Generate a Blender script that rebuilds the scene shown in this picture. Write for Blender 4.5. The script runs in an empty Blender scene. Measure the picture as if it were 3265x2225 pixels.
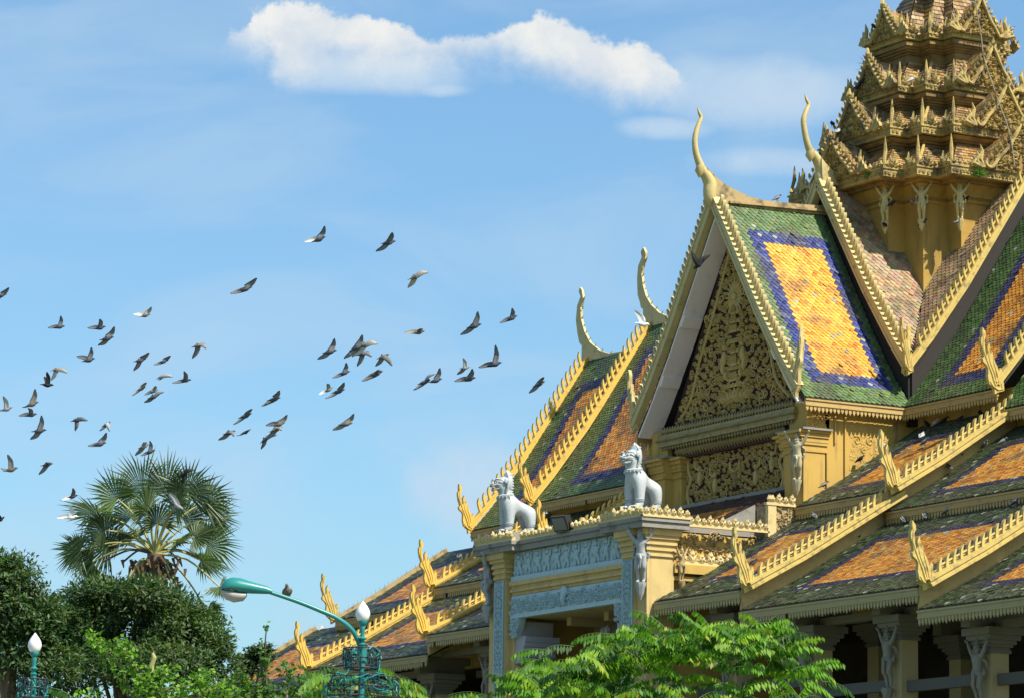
import bpy, bmesh, math, random
import numpy as np
from mathutils import Vector, Matrix

sc = bpy.context.scene
COL = sc.collection
# ---------------------------------------------------------------- camera
FPX, PITCH, ROLL, YAW = 11500.0, math.radians(9.57), math.radians(0.8), math.radians(29.58)
PW, PH = 3265.0, 2225.0
CAM = Vector((88.972, -52.255, 1.6))
FW = Vector((-math.cos(YAW) * math.cos(PITCH), math.sin(YAW) * math.cos(PITCH), math.sin(PITCH)))
_r0 = FW.cross(Vector((0, 0, 1))).normalized()
_u0 = _r0.cross(FW)
RT = _r0 * math.cos(ROLL) + _u0 * math.sin(ROLL)
UP = -_r0 * math.sin(ROLL) + _u0 * math.cos(ROLL)
cam = bpy.data.cameras.new("camera")
cam.sensor_width = 36.0
cam.lens = 36.0 * FPX / PW
cam.clip_start = 0.5
cam.clip_end = 4000.0
camo = bpy.data.objects.new("camera", cam)
COL.objects.link(camo)
camo.matrix_world = Matrix((
    (RT.x, UP.x, -FW.x, CAM.x), (RT.y, UP.y, -FW.y, CAM.y), (RT.z, UP.z, -FW.z, CAM.z), (0, 0, 0, 1)))
sc.camera = camo

def ray(x, y):
    return FW + RT * ((x - PW / 2) / FPX) - UP * ((y - PH / 2) / FPX)
def at(x, y, d):                    # place measured in the photograph, d metres away
    return CAM + ray(x, y) * d
def onp(x, y, p0, n):               # where that line of sight meets a real surface
    r = ray(x, y); n = Vector(n)
    return CAM + r * ((Vector(p0) - CAM).dot(n) / r.dot(n))

# ---------------------------------------------------------------- light and sky
SUN = Vector((0.57, 0.24, 0.79)).normalized()
SUN_EL = math.asin(SUN.z)
SUN_AZ = math.atan2(SUN.x, SUN.y)
sun = bpy.data.lights.new("sun", 'SUN')
sun.energy = 5.0
sun.angle = math.radians(0.5)
sun.color = (1.0, 0.93, 0.80)
suno = bpy.data.objects.new("sun", sun)
suno.rotation_euler = (-SUN).to_track_quat('-Z', 'Y').to_euler()
suno.location = (0, 0, 60)
COL.objects.link(suno)
sc.view_settings.view_transform = 'Standard'
sc.view_settings.look = 'None'
sc.view_settings.gamma = 1.0
sc.view_settings.exposure = 0.6
SKY_STRENGTH = 0.1

world = bpy.data.worlds.new("World")
sc.world = world
world.use_nodes = True
nt = world.node_tree
nt.nodes.clear()
class NT:
    """tiny node-tree helper: every method returns an output socket"""
    def __init__(s, tree): s.t = tree
    def n(s, typ, **kw):
        nd = s.t.nodes.new(typ)
        for k, v in kw.items(): setattr(nd, k, v)
        return nd
    def put(s, sock, v):
        if isinstance(v, bpy.types.NodeSocket): s.t.links.new(v, sock)
        elif v is not None: sock.default_value = v
    def math(s, op, a, b=None, c=None, clamp=False):
        nd = s.n('ShaderNodeMath', operation=op, use_clamp=clamp)
        s.put(nd.inputs[0], a); s.put(nd.inputs[1], b); s.put(nd.inputs[2], c)
        return nd.outputs[0]
    def vmath(s, op, a, b=None):
        nd = s.n('ShaderNodeVectorMath', operation=op)
        s.put(nd.inputs[0], a); s.put(nd.inputs[1], b)
        return nd.outputs['Value'] if op in ('DOT_PRODUCT', 'LENGTH') else nd.outputs[0]
    def noise(s, vec, scale, detail=4, rough=0.55, dist=0.0):
        nd = s.n('ShaderNodeTexNoise')
        s.put(nd.inputs['Vector'], vec); nd.inputs['Scale'].default_value = scale
        nd.inputs['Detail'].default_value = detail; nd.inputs['Roughness'].default_value = rough
        nd.inputs['Distortion'].default_value = dist
        return nd.outputs[0]
    def ramp(s, fac, stops):
        nd = s.n('ShaderNodeValToRGB'); s.put(nd.inputs[0], fac)
        el = nd.color_ramp.elements
        while len(el) < len(stops): el.new(0.5)
        for e, (p, c) in zip(el, stops):
            e.position = p; e.color = c if len(c) == 4 else (*c, 1)
        return nd.outputs[0]
    def mix(s, fac, a, b, blend='MIX'):
        nd = s.n('ShaderNodeMix', data_type='RGBA', blend_type=blend)
        s.put(nd.inputs[0], fac); s.put(nd.inputs[6], a); s.put(nd.inputs[7], b)
        return nd.outputs[2]
    def mapr(s, v, a, b, c=0.0, d=1.0):
        nd = s.n('ShaderNodeMapRange', interpolation_type='SMOOTHSTEP')
        for k, x in enumerate((v, a, b, c, d)): s.put(nd.inputs[k], x)
        return nd.outputs[0]
    def comb(s, x, y, z):
        nd = s.n('ShaderNodeCombineXYZ')
        s.put(nd.inputs[0], x); s.put(nd.inputs[1], y); s.put(nd.inputs[2], z)
        return nd.outputs[0]

w = NT(nt)
sky = w.n('ShaderNodeTexSky', sky_type='NISHITA', sun_disc=False)
sky.sun_elevation = SUN_EL
sky.sun_rotation = SUN_AZ
sky.altitude = 0.0
sky.air_density = 1.0
sky.dust_density = 1.5
sky.ozone_density = 3.0
# clouds live in the sky by compass direction: horizontal axis along the azimuth
# of the cloud bank, vertical axis along elevation
tc = w.n('ShaderNodeTexCoord').outputs['Generated']
CX = (math.cos(YAW), 0, 0)
fwd = Vector((-math.cos(YAW), math.sin(YAW), 0)); sde = fwd.cross(Vector((0, 0, 1)))
df = w.vmath('DOT_PRODUCT', tc, tuple(fwd))
ca = w.math('DIVIDE', w.vmath('DOT_PRODUCT', tc, tuple(sde)), df)          # ~ azimuth (tan)
ce = w.math('DIVIDE', w.vmath('DOT_PRODUCT', tc, (0, 0, 1)), df)            # ~ elevation (tan)
cvec = w.comb(ca, ce, 0.0)
nz = w.noise(cvec, 62, 8, 0.68, 0.35)
nz2 = w.noise(cvec, 22, 4, 0.5, 0.2)
def blob_field(blobs):
    m = None
    for (bx, by, rx, ry) in blobs:
        dx = w.math('DIVIDE', w.math('SUBTRACT', ca, bx), rx)
        dy = w.math('DIVIDE', w.math('SUBTRACT', ce, by), ry)
        d = w.math('SUBTRACT', 1.0, w.math('ADD', w.math('MULTIPLY', dx, dx), w.math('MULTIPLY', dy, dy)))
        m = d if m is None else w.math('SMOOTH_MAX', m, d, 0.25)
    return m
def dirof(x, y, rx, ry):            # sky direction and angular radius of one cloud lobe
    r = ray(x, y); f = r.dot(fwd)
    return (r.dot(sde) / f, r.z / f, rx / FPX, ry / FPX)
# CLOUDS: one long bank, its upper and lower outline given along the azimuth
def dirxy(x, y): r = ray(x, y); f = r.dot(fwd); return r.dot(sde) / f, r.z / f
top_e = [(690, 150), (730, 100), (770, 80), (800, 30), (880, 2), (980, 6), (1080, 38), (1180, 52), (1260, 70), (1340, 100), (1450, 118), (1560, 108), (1640, 62), (1720, 38), (1800, 58), (1880, 100), (1960, 125), (2060, 140), (2130, 190), (2230, 262)]
bot_e = [(690, 150), (760, 160), (850, 205), (880, 272), (950, 288), (1020, 240), (1100, 238), (1200, 246), (1320, 238), (1450, 215), (1560, 200), (1660, 225), (1760, 265), (1860, 300), (1960, 332), (2060, 338), (2150, 310), (2230, 262)]
cL, cR = dirxy(690, 150)[0], dirxy(2230, 262)[0]
eT, eB = dirxy(1460, -60)[1], dirxy(1460, 420)[1]
wob = w.n('ShaderNodeTexNoise'); w.put(wob.inputs['Vector'], cvec); wob.inputs['Scale'].default_value = 95; wob.inputs['Detail'].default_value = 7; wob.inputs['Roughness'].default_value = .7
sx_ = w.n('ShaderNodeSeparateColor'); nt.links.new(wob.outputs[1], sx_.inputs[0])
cu = w.math('ADD', w.math('DIVIDE', w.math('SUBTRACT', ca, cL), cR - cL), w.math('MULTIPLY', w.math('SUBTRACT', sx_.outputs[0], .5), .075))
cv = w.math('ADD', w.math('DIVIDE', w.math('SUBTRACT', ce, eB), eT - eB), w.math('MULTIPLY', w.math('SUBTRACT', sx_.outputs[1], .5), .30))
def outline(pts):
    st = []
    for (x, y) in pts:
        a_, e_ = dirxy(x, y); g_ = (e_ - eB) / (eT - eB); st.append(((a_ - cL) / (cR - cL), (g_, g_, g_)))
    return w.ramp(cu, st)
e1 = w.math('SUBTRACT', outline(top_e), cv); e2 = w.math('SUBTRACT', cv, outline(bot_e))
inx = w.math('MULTIPLY', w.mapr(cu, 0.0, 0.03), w.math('SUBTRACT', 1.0, w.mapr(cu, 0.955, 1.0)))
cmask = w.math('MULTIPLY', w.math('MULTIPLY', w.mapr(e1, -0.01, 0.06), w.mapr(e2, -0.1, 0.28)), inx)
hole = w.math('MULTIPLY', w.mapr(nz2, 0.52, 0.72), w.mapr(e1, 0.12, 0.3))
cmask = w.math('MULTIPLY', cmask, w.math('SUBTRACT', 0.96, w.math('MULTIPLY', hole, .6)))
cm = w.math('ADD', e1, e2)
faint = blob_field([dirof(*b) for b in ((2120, 410, 170, 45), (1420, 285, 130, 30), (2400, 300, 380, 130), (1250, 240, 480, 70), (1500, 1560, 210, 190), (2450, 520, 260, 60))])
fm = w.math('ADD', faint, w.math('ADD', w.math('MULTIPLY', w.math('SUBTRACT', nz2, 0.5), 2.6), w.math('MULTIPLY', w.math('SUBTRACT', nz, 0.5), 1.2)))
fmask = w.math('MULTIPLY', w.mapr(fm, -0.3, 1.2), 0.75)
wisp = w.noise(w.vmath('MULTIPLY', cvec, (1.0, 2.6, 1.0)), 9, 5, 0.55, 0.6)
wmask = w.math('MULTIPLY', w.mapr(wisp, 0.4, 0.7), 0.4)
skyc = w.mix(1.0, sky.outputs[0], (0.88, 1.12, 1.17, 1), 'MULTIPLY')
thick = w.mapr(cm, 0.5, 1.7)
cshade = w.mix(w.mapr(w.noise(w.vmath('ADD', cvec, (0.004, 0.009, 0)), 48, 6, 0.6, 0.3), 0.36, 0.62), (4.9, 5.2, 5.5, 1), (6.0, 6.0, 5.75, 1))
col = w.mix(wmask, skyc, (3.6, 4.6, 5.6, 1))
col = w.mix(fmask, col, (3.9, 4.8, 5.7, 1))
col = w.mix(cmask, col, cshade)
bg = w.n('ShaderNodeBackground')
nt.links.new(col, bg.inputs[0])
bg.inputs[1].default_value = SKY_STRENGTH
nt.links.new(bg.outputs[0], w.n('ShaderNodeOutputWorld').inputs[0])

# ---------------------------------------------------------------- materials
rng = np.random.default_rng(7)
random.seed(7)
def material(name, base, rough=0.6, noise=None, bump=None, vcol=False, spec=0.4, metal=0.0, streak=None, trans=None, coat=0.0):
    m = bpy.data.materials.new(name); m.use_nodes = True
    t = m.node_tree; t.nodes.clear(); h = NT(t)
    p = h.n('ShaderNodeBsdfPrincipled'); o = h.n('ShaderNodeOutputMaterial')
    pos = h.n('ShaderNodeTexCoord').outputs['Object']
    c = None
    KA = 0.87
    if base is not None: base = tuple(x * KA for x in base)
    if vcol:
        c = h.n('ShaderNodeVertexColor', layer_name='Col').outputs[0]
        c = h.mix(1.0, c, (*(base or (KA, KA, KA)), 1), 'MULTIPLY')
    else:
        c = (*base, 1)
    if noise:
        for (col2, scale, lo, hi, amt) in noise:
            f = h.math('MULTIPLY', h.mapr(h.noise(pos, scale, 5, 0.6), lo, hi), amt)
            c = h.mix(f, c, (*col2, 1))
    if streak:
        col2, sx, lo, hi, amt = streak
        f = h.math('MULTIPLY', h.mapr(h.noise(h.vmath('MULTIPLY', pos, (sx, sx, sx * 0.12)), 1.0, 5, 0.65), lo, hi), amt)
        c = h.mix(f, c, (*col2, 1))
    h.put(p.inputs['Base Color'], c)
    p.inputs['Roughness'].default_value = rough
    p.inputs['Specular IOR Level'].default_value = spec
    p.inputs['Metallic'].default_value = metal
    if coat: p.inputs['Coat Weight'].default_value = coat
    if bump:
        b = h.n('ShaderNodeBump'); b.inputs['Strength'].default_value = bump[1]; b.inputs['Distance'].default_value = bump[2]
        h.put(b.inputs['Height'], h.noise(pos, bump[0], 6, 0.65)); t.links.new(b.outputs[0], p.inputs['Normal'])
    sh = p.outputs[0]
    if trans:
        tr = h.n('ShaderNodeBsdfTranslucent'); h.put(tr.inputs[0], h.mix(1.0, c, (*trans, 1), 'MULTIPLY') if vcol else (*trans, 1))
        mx = h.n('ShaderNodeMixShader'); mx.inputs[0].default_value = 0.35
        t.links.new(sh, mx.inputs[1]); t.links.new(tr.outputs[0], mx.inputs[2]); sh = mx.outputs[0]
    t.links.new(sh, o.inputs[0])
    return m
DIRT = (0.10, 0.085, 0.06)
M = {
 'tile': material('glazed_tile', None, 0.42, vcol=True, spec=0.45, noise=[((0.065, 0.06, 0.042), 1.0, 0.45, 0.7, 0.7), ((0.28, 0.27, 0.22), 7.0, 0.58, 0.8, 0.35)]),
 'under': material('roof_underlay', (0.035, 0.03, 0.026), 0.9),
 'gold': material('yellow_painted_board', (0.62, 0.46, 0.135), 0.5, noise=[((0.42, 0.31, 0.10), 2.5, 0.45, 0.72, 0.6), (DIRT, 5.0, 0.5, 0.74, 0.65)], bump=(14, 0.25, 0.02)),
 'goldbright': material('bright_yellow_board', (0.76, 0.50, 0.10), 0.5, noise=[((0.5, 0.33, 0.09), 2.5, 0.46, 0.75, 0.6), (DIRT, 6.0, 0.56, 0.78, 0.5)]),
 'cream': material('cream_finial_paint', (0.60, 0.48, 0.20), 0.5, noise=[((0.42, 0.32, 0.14), 1.7, 0.46, 0.75, 0.6), (DIRT, 4.0, 0.52, 0.76, 0.55)], bump=(10, 0.2, 0.02)),
 'coping': material('stained_ridge_coping', (0.45, 0.33, 0.15), 0.8, noise=[((0.10, 0.07, 0.045), 3.0, 0.46, 0.7, 0.85), ((0.55, 0.42, 0.2), 11.0, 0.55, 0.8, 0.4)], bump=(9, 0.4, 0.03)),
 'wall': material('yellow_limewash', (0.58, 0.37, 0.085), 0.8, noise=[((0.36, 0.24, 0.08), 1.1, 0.48, 0.75, 0.5), (DIRT, 4.0, 0.62, 0.85, 0.4)], streak=((0.17, 0.115, 0.05), 2.6, 0.5, 0.76, 0.7), bump=(18, 0.15, 0.01)),
 'pillar': material('pale_yellow_render', (0.64, 0.47, 0.19), 0.8, noise=[((0.44, 0.32, 0.13), 1.3, 0.44, 0.72, 0.65), ((0.22, 0.17, 0.10), 3.5, 0.55, 0.76, 0.5)], streak=((0.20, 0.155, 0.09), 3.4, 0.5, 0.74, 0.75), bump=(22, 0.12, 0.01)),
 'oldgilt': material('weathered_gilt', (0.36, 0.29, 0.115), 0.6, noise=[((0.13, 0.10, 0.05), 4.0, 0.45, 0.72, 0.7)], bump=(14, .4, .02)),
 'relief': material('gilded_stucco', (0.56, 0.41, 0.135), 0.55, noise=[((0.30, 0.24, 0.09), 5.0, 0.45, 0.75, 0.6)]),
 'towergold': material('aged_gilded_stucco', (0.50, 0.36, 0.11), 0.6, noise=[((0.12, 0.085, 0.04), 2.2, 0.42, 0.66, 0.85), ((0.62, 0.47, 0.15), 8.0, 0.55, 0.8, 0.5)], bump=(12, 0.5, 0.04)),
 'towerwall': material('aged_recess_shade_ochre', (0.32, 0.195, 0.055), 0.75, noise=[((0.10, 0.065, 0.03), 1.8, 0.42, 0.68, 0.8)], streak=((0.09, 0.06, 0.03), 3.2, 0.52, 0.78, 0.6), bump=(14, 0.3, 0.02)),  # grime, plus a base darkened to stand in for shade in the recesses
 'maroon': material('maroon_backing', (0.055, 0.016, 0.018), 0.8),
 'bluerelief': material('blue_grey_stucco', (0.45, 0.59, 0.62), 0.7, noise=[((0.24, 0.35, 0.38), 6.0, 0.5, 0.8, 0.6)]),
 'blueback': material('blue_grey_recess', (0.25, 0.37, 0.41), 0.8),
 'stone': material('silver_grey_stone_paint', (0.47, 0.51, 0.52), 0.5, noise=[((0.36, 0.38, 0.38), 3.0, 0.5, 0.8, 0.6), ((0.14, 0.14, 0.13), 7.0, 0.58, 0.78, 0.6)], bump=(16, 0.3, 0.015)),
 'figure': material('grey_figure_paint', (0.36, 0.375, 0.38), 0.6, noise=[((0.28, 0.28, 0.27), 7.0, 0.48, 0.78, 0.6)]),
 'shadefigure': material('shade_darkened_figure', (0.27, 0.24, 0.19), 0.6, noise=[((0.14, 0.135, 0.12), 7.0, 0.48, 0.78, 0.6)]),  # darker copy of the figure colour, with the shade under the roof put in
 'goldfigure': material('faded_yellow_figure', (0.42, 0.37, 0.23), 0.65, noise=[((0.35, 0.28, 0.14), 7.0, 0.48, 0.78, 0.6)]),
 'slab': material('weathered_concrete_slab', (0.30, 0.28, 0.24), 0.9, noise=[((0.10, 0.09, 0.08), 2.2, 0.48, 0.75, 0.7), ((0.36, 0.34, 0.30), 12.0, 0.55, 0.8, 0.4)], bump=(20, 0.4, 0.02)),
 'crown': material('cream_gilt_moulding', (0.66, 0.52, 0.24), 0.6, noise=[((0.30, 0.2, 0.1), 6.0, 0.52, 0.8, 0.6)]),
 'fascia': material('painted_fascia_timber', (0.52, 0.36, 0.13), 0.7, noise=[((0.26, 0.18, 0.08), 3.0, 0.48, 0.76, 0.6), (DIRT, 8.0, 0.62, 0.85, 0.5)]),
 'palefascia': material('pale_fascia_timber', (0.46, 0.37, 0.18), 0.75, noise=[((0.28, 0.22, 0.12), 3.0, 0.48, 0.76, 0.6), (DIRT, 8.0, 0.62, 0.85, 0.5)]),
 'soffit': material('pinkish_soffit_boards', (0.93, 0.82, 0.77), 0.8, noise=[((0.45, 0.36, 0.34), 2.0, 0.5, 0.8, 0.5)], streak=((0.3, 0.24, 0.2), 4.0, 0.6, 0.8, 0.4)),
 'column': material('buff_column_paint', (0.52, 0.40, 0.20), 0.8, noise=[((0.40, 0.32, 0.19), 1.6, 0.5, 0.8, 0.5)]),
 'greybeam': material('grey_green_paint', (0.22, 0.19, 0.14), 0.8, noise=[((0.2, 0.22, 0.2), 3.0, 0.5, 0.8, 0.6)]),
 'lavender': material('lavender_grey_paint', (0.44, 0.42, 0.46), 0.8, noise=[((0.28, 0.27, 0.3), 3.0, 0.5, 0.8, 0.5)]),
 'dark': material('shade_dark_interior', (0.10, 0.075, 0.055), 0.9, noise=[((0.04, 0.03, 0.025), 1.0, 0.45, 0.7, 0.7)]),  # low base puts the darkness behind the columns into the colour
 'teal': material('teal_enamel', (0.02, 0.23, 0.21), 0.35, noise=[((0.02, 0.16, 0.16), 9.0, 0.55, 0.8, 0.5)], spec=0.5),
 'opal': material('opal_glass', (0.85, 0.85, 0.83), 0.25, spec=0.5, noise=[((0.6, 0.6, 0.56), 9.0, 0.6, 0.85, 0.3)]),
 'lens': material('dusty_lamp_lens', (0.42, 0.40, 0.36), 0.35, noise=[((0.25, 0.23, 0.2), 8.0, 0.5, 0.75, 0.6)]),
 'wire': material('dark_cable', (0.03, 0.035, 0.04), 0.6),
 'tealwire': material('teal_tinsel_cable', (0.02, 0.30, 0.27), 0.5),
 'blackmetal': material('black_lamp_housing', (0.03, 0.03, 0.03), 0.5),
 'glass': material('floodlight_glass', (0.12, 0.15, 0.13), 0.12, spec=0.6),
 'bark': material('bark', (0.16, 0.12, 0.08), 0.9, bump=(20, 0.6, 0.03)),
 'palmstem': material('palm_leaf_stalk', (0.42, 0.40, 0.14), 0.5),
 'fruit': material('dry_palm_skirt', (0.12, 0.07, 0.035), 0.8, noise=[((0.2, 0.13, 0.06), 6.0, 0.5, 0.8, 0.6)]),
 'leaf': material('leaf', None, 0.45, vcol=True, spec=0.35, trans=(1.3, 1.5, 0.5)),
 'glossleaf': material('glossy_leaf', None, 0.5, vcol=True, spec=0.22, trans=(1.5, 1.7, 0.35)),
 'palmleaf': material('palm_leaf', None, 0.38, vcol=True, spec=0.5, trans=(1.2, 1.35, 0.5)),
 'bird': material('feathers', None, 0.7, vcol=True, spec=0.2),
 'perch': material('muted_pale_feathers', (0.52, 0.52, 0.52), 0.8, vcol=True, spec=0.1),  # multiplies pale plumage down evenly so it does not blow out in sun
 'leafstalk': material('green_leaf_stalk', (0.10, 0.19, 0.03), 0.6),
 'shadebeam': material('shade_darkened_beam', (0.12, 0.11, 0.095), 0.8),  # beam colour darkened to carry the veranda shade
 'shaft': material('deep_ochre_limewash', (0.47, 0.295, 0.06), 0.8, noise=[((0.28, 0.18, 0.05), 1.1, 0.45, 0.72, 0.6)], streak=((0.15, 0.10, 0.04), 2.4, 0.48, 0.74, 0.7)),
 'ground': material('ground_grass', (0.06, 0.10, 0.03), 0.9, noise=[((0.14, 0.12, 0.06), 0.2, 0.45, 0.7, 0.6)]),
 'paving': material('paving', (0.32, 0.30, 0.27), 0.85, noise=[((0.22, 0.2, 0.18), 0.6, 0.45, 0.7, 0.6)]),
}

# ---------------------------------------------------------------- object helpers
def tag(o, label=None, cat=None, group=None, kind=None):
    if label: o['label'] = label
    if cat: o['category'] = cat
    if group: o['group'] = group
    if kind: o['kind'] = kind
    return o
def empty(name, loc, label, cat, group=None):
    o = bpy.data.objects.new(name, None); o.location = loc; o.empty_display_size = 0.3
    COL.objects.link(o)
    return tag(o, label, cat, group)
def V(*a): return Vector(a)

class MB:
    """collects geometry and links it as ONE mesh object (world coordinates)"""
    def __init__(s): s.v = []; s.f = []; s.m = []; s.c = []; s.mat = 0; s.col = (1, 1, 1)
    def add(s, vs, fs, col=None):
        n = len(s.v); s.v.extend(tuple(p) for p in vs)
        c = col if col is not None else s.col
        for f in fs: s.f.append([i + n for i in f]); s.m.append(s.mat); s.c.append(c)
    def box(s, lo, hi):
        x0, y0, z0 = lo; x1, y1, z1 = hi
        s.add([(x0, y0, z0), (x1, y0, z0), (x1, y1, z0), (x0, y1, z0), (x0, y0, z1), (x1, y0, z1), (x1, y1, z1), (x0, y1, z1)],
              [(0, 3, 2, 1), (4, 5, 6, 7), (0, 1, 5, 4), (1, 2, 6, 5), (2, 3, 7, 6), (3, 0, 4, 7)])
    def obox(s, o, ax, ay, az):     # parallelepiped from corner o and three edge vectors
        o, ax, ay, az = map(Vector, (o, ax, ay, az))
        p = [o, o + ax, o + ax + ay, o + ay]; p += [q + az for q in p]
        s.add(p, [(0, 3, 2, 1), (4, 5, 6, 7), (0, 1, 5, 4), (1, 2, 6, 5), (2, 3, 7, 6), (3, 0, 4, 7)])
    def prism(s, pts, off, col=None):
        n = len(pts); off = Vector(off); pts = [Vector(p) for p in pts]
        s.add(pts + [p + off for p in pts], [list(range(n))[::-1], list(range(n, 2 * n))] + [(i, (i + 1) % n, n + (i + 1) % n, n + i) for i in range(n)], col)
    def tube(s, path, rad, n=8, flat=1.0, up=None, caps=True, col=None):
        path = [Vector(p) for p in path]; k = len(path)
        if not hasattr(rad, '__len__'): rad = [rad] * k
        vs = []; prev = Vector(up) if up else None
        for i, p in enumerate(path):
            t = (path[min(i + 1, k - 1)] - path[max(i - 1, 0)])
            if t.length < 1e-9: t = V(0, 0, 1)
            t.normalize()
            if prev is None: prev = t.orthogonal()
            a = (prev - t * prev.dot(t))
            a = a.normalized() if a.length > 1e-6 else t.orthogonal().normalized()
            if not up: prev = a
            b = t.cross(a)
            for j in range(n):
                th = 2 * math.pi * j / n
                vs.append(p + a * (math.cos(th) * rad[i]) + b * (math.sin(th) * rad[i] * flat))
        fs = [(i * n + j, i * n + (j + 1) % n, (i + 1) * n + (j + 1) % n, (i + 1) * n + j) for i in range(k - 1) for j in range(n)]
        if caps: fs += [list(range(n))[::-1], [(k - 1) * n + j for j in range(n)]]
        s.add(vs, fs, col)
    def ell(s, c, r, n=10, m=7, rot=None, col=None):
        c = Vector(c); vs = []; fs = []
        for i in range(m + 1):
            ph = math.pi * i / m
            for j in range(n):
                th = 2 * math.pi * j / n
                q = V(r[0] * math.sin(ph) * math.cos(th), r[1] * math.sin(ph) * math.sin(th), r[2] * math.cos(ph))
                if rot is not None: q = rot @ q
                vs.append(c + q)
        for i in range(m):
            for j in range(n): fs.append((i * n + j, (i + 1) * n + j, (i + 1) * n + (j + 1) % n, i * n + (j + 1) % n))
        s.add(vs, fs, col)
    def lathe(s, c, prof, n=16, ax=(0, 0, 1)):
        ax = Vector(ax).normalized(); a = ax.orthogonal().normalized(); b = ax.cross(a); c = Vector(c)
        vs = [c + ax * z + (a * math.cos(2 * math.pi * j / n) + b * math.sin(2 * math.pi * j / n)) * r for (r, z) in prof for j in range(n)]
        k = len(prof)
        fs = [(i * n + j, i * n + (j + 1) % n, (i + 1) * n + (j + 1) % n, (i + 1) * n + j) for i in range(k - 1) for j in range(n)]
        fs += [list(range(n))[::-1], [(k - 1) * n + j for j in range(n)]]
        s.add(vs, fs)
    def build(s, name, mats, parent=None, smooth=0.0, vcol=False):
        if not isinstance(mats, (list, tuple)): mats = [mats]
        me = bpy.data.meshes.new(name)
        me.from_pydata(s.v, [], s.f)
        for m in mats: me.materials.append(M[m] if isinstance(m, str) else m)
        me.polygons.foreach_set('material_index', s.m)
        if vcol:
            ca_ = me.color_attributes.new(name='Col', type='FLOAT_COLOR', domain='CORNER')
            cs = np.repeat(np.array([(*c[:3], 1.0) for c in s.c], dtype=np.float32), [len(f) for f in s.f], axis=0)
            ca_.data.foreach_set('color', cs.ravel())
        if smooth:
            me.polygons.foreach_set('use_smooth', [True] * len(me.polygons))
            me.set_sharp_from_angle(angle=smooth)
        me.update()
        bm = bmesh.new(); bm.from_mesh(me); bmesh.ops.recalc_face_normals(bm, faces=bm.faces); bm.to_mesh(me); bm.free()
        o = bpy.data.objects.new(name, me); COL.objects.link(o)
        if parent is not None: hang(o, parent)
        return o
def wloc(o):
    p = Vector(o.location)
    while o.parent is not None:
        o = o.parent; p = p + Vector(o.location)
    return p
def hang(o, parent):                # keep world placement (parents are never rotated when this is used)
    o.parent = parent
    o.location = Vector(o.location) - wloc(parent)
def copy_tree(o, parent=None):
    kids = list(o.children); c = o.copy(); COL.objects.link(c); c.parent = parent
    for k in kids: copy_tree(k, c)
    return c
def smoothpath(pts, n=6):           # Catmull-Rom through points (tuples of any length)
    P = [np.array(p, float) for p in pts]; out = []
    for i in range(len(P) - 1):
        p0, p1, p2, p3 = P[max(i - 1, 0)], P[i], P[i + 1], P[min(i + 2, len(P) - 1)]
        for k in range(n):
            t = k / n
            out.append(0.5 * ((2 * p1) + (p2 - p0) * t + (2 * p0 - 5 * p1 + 4 * p2 - p3) * t * t + (3 * p1 - p0 - 3 * p2 + p3) * t ** 3))
    out.append(P[-1]); return out

# ================================================================ THE PAVILION
PAV = empty('palace_pavilion', (0, 0, 0), 'long yellow palace pavilion with steep tiled gables and a tiered spire above its balcony', 'pavilion')

# ---------------------------------------------------------------- tiles
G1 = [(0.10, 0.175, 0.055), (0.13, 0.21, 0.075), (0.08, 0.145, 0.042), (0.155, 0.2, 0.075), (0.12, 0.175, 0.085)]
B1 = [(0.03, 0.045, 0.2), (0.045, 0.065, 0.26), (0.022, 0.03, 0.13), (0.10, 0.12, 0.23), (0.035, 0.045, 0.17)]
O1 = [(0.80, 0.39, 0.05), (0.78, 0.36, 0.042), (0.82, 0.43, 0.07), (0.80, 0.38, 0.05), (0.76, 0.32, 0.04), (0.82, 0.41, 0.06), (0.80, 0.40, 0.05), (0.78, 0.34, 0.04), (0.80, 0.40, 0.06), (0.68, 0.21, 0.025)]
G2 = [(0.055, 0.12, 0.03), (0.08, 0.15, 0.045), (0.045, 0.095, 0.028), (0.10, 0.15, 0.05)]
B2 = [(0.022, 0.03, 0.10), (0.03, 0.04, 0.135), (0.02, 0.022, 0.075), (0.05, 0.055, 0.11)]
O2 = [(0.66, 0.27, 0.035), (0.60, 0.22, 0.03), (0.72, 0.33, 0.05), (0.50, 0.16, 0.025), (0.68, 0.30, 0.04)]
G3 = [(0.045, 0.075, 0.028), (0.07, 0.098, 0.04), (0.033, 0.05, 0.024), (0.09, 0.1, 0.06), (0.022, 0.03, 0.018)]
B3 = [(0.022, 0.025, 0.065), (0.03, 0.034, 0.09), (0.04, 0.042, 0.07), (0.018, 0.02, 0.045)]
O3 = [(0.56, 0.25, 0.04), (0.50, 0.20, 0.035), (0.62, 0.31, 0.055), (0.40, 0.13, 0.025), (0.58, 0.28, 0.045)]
PK = [(0.38, 0.25, 0.145), (0.43, 0.30, 0.18), (0.30, 0.185, 0.10), (0.37, 0.26, 0.15), (0.45, 0.32, 0.19)]
PALE = (0.34, 0.35, 0.27)
def pattern(L, S, gl, gr, gb, gt, w, pal, speck=0.012):
    g, b, o = pal
    def f(a, t):
        k = t / S; g0 = gl[0] + (gl[1] - gl[0]) * k if isinstance(gl, tuple) else gl; g1 = gr[0] + (gr[1] - gr[0]) * k if isinstance(gr, tuple) else gr
        d = min((a - g0), (L - a - g1), (t - gb), (S - t - gt))
        c = random.choice(g if d < 0 else (b if d < w else o))
        k = random.uniform(0.88, 1.1)
        if random.random() < speck: c = PALE
        return (c[0] * k, c[1] * k, c[2] * k)
    return f
def arclen(prof):
    s = [0.0]
    for p, q in zip(prof[:-1], prof[1:]): s.append(s[-1] + (Vector(q) - Vector(p)).length)
    return s
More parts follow.
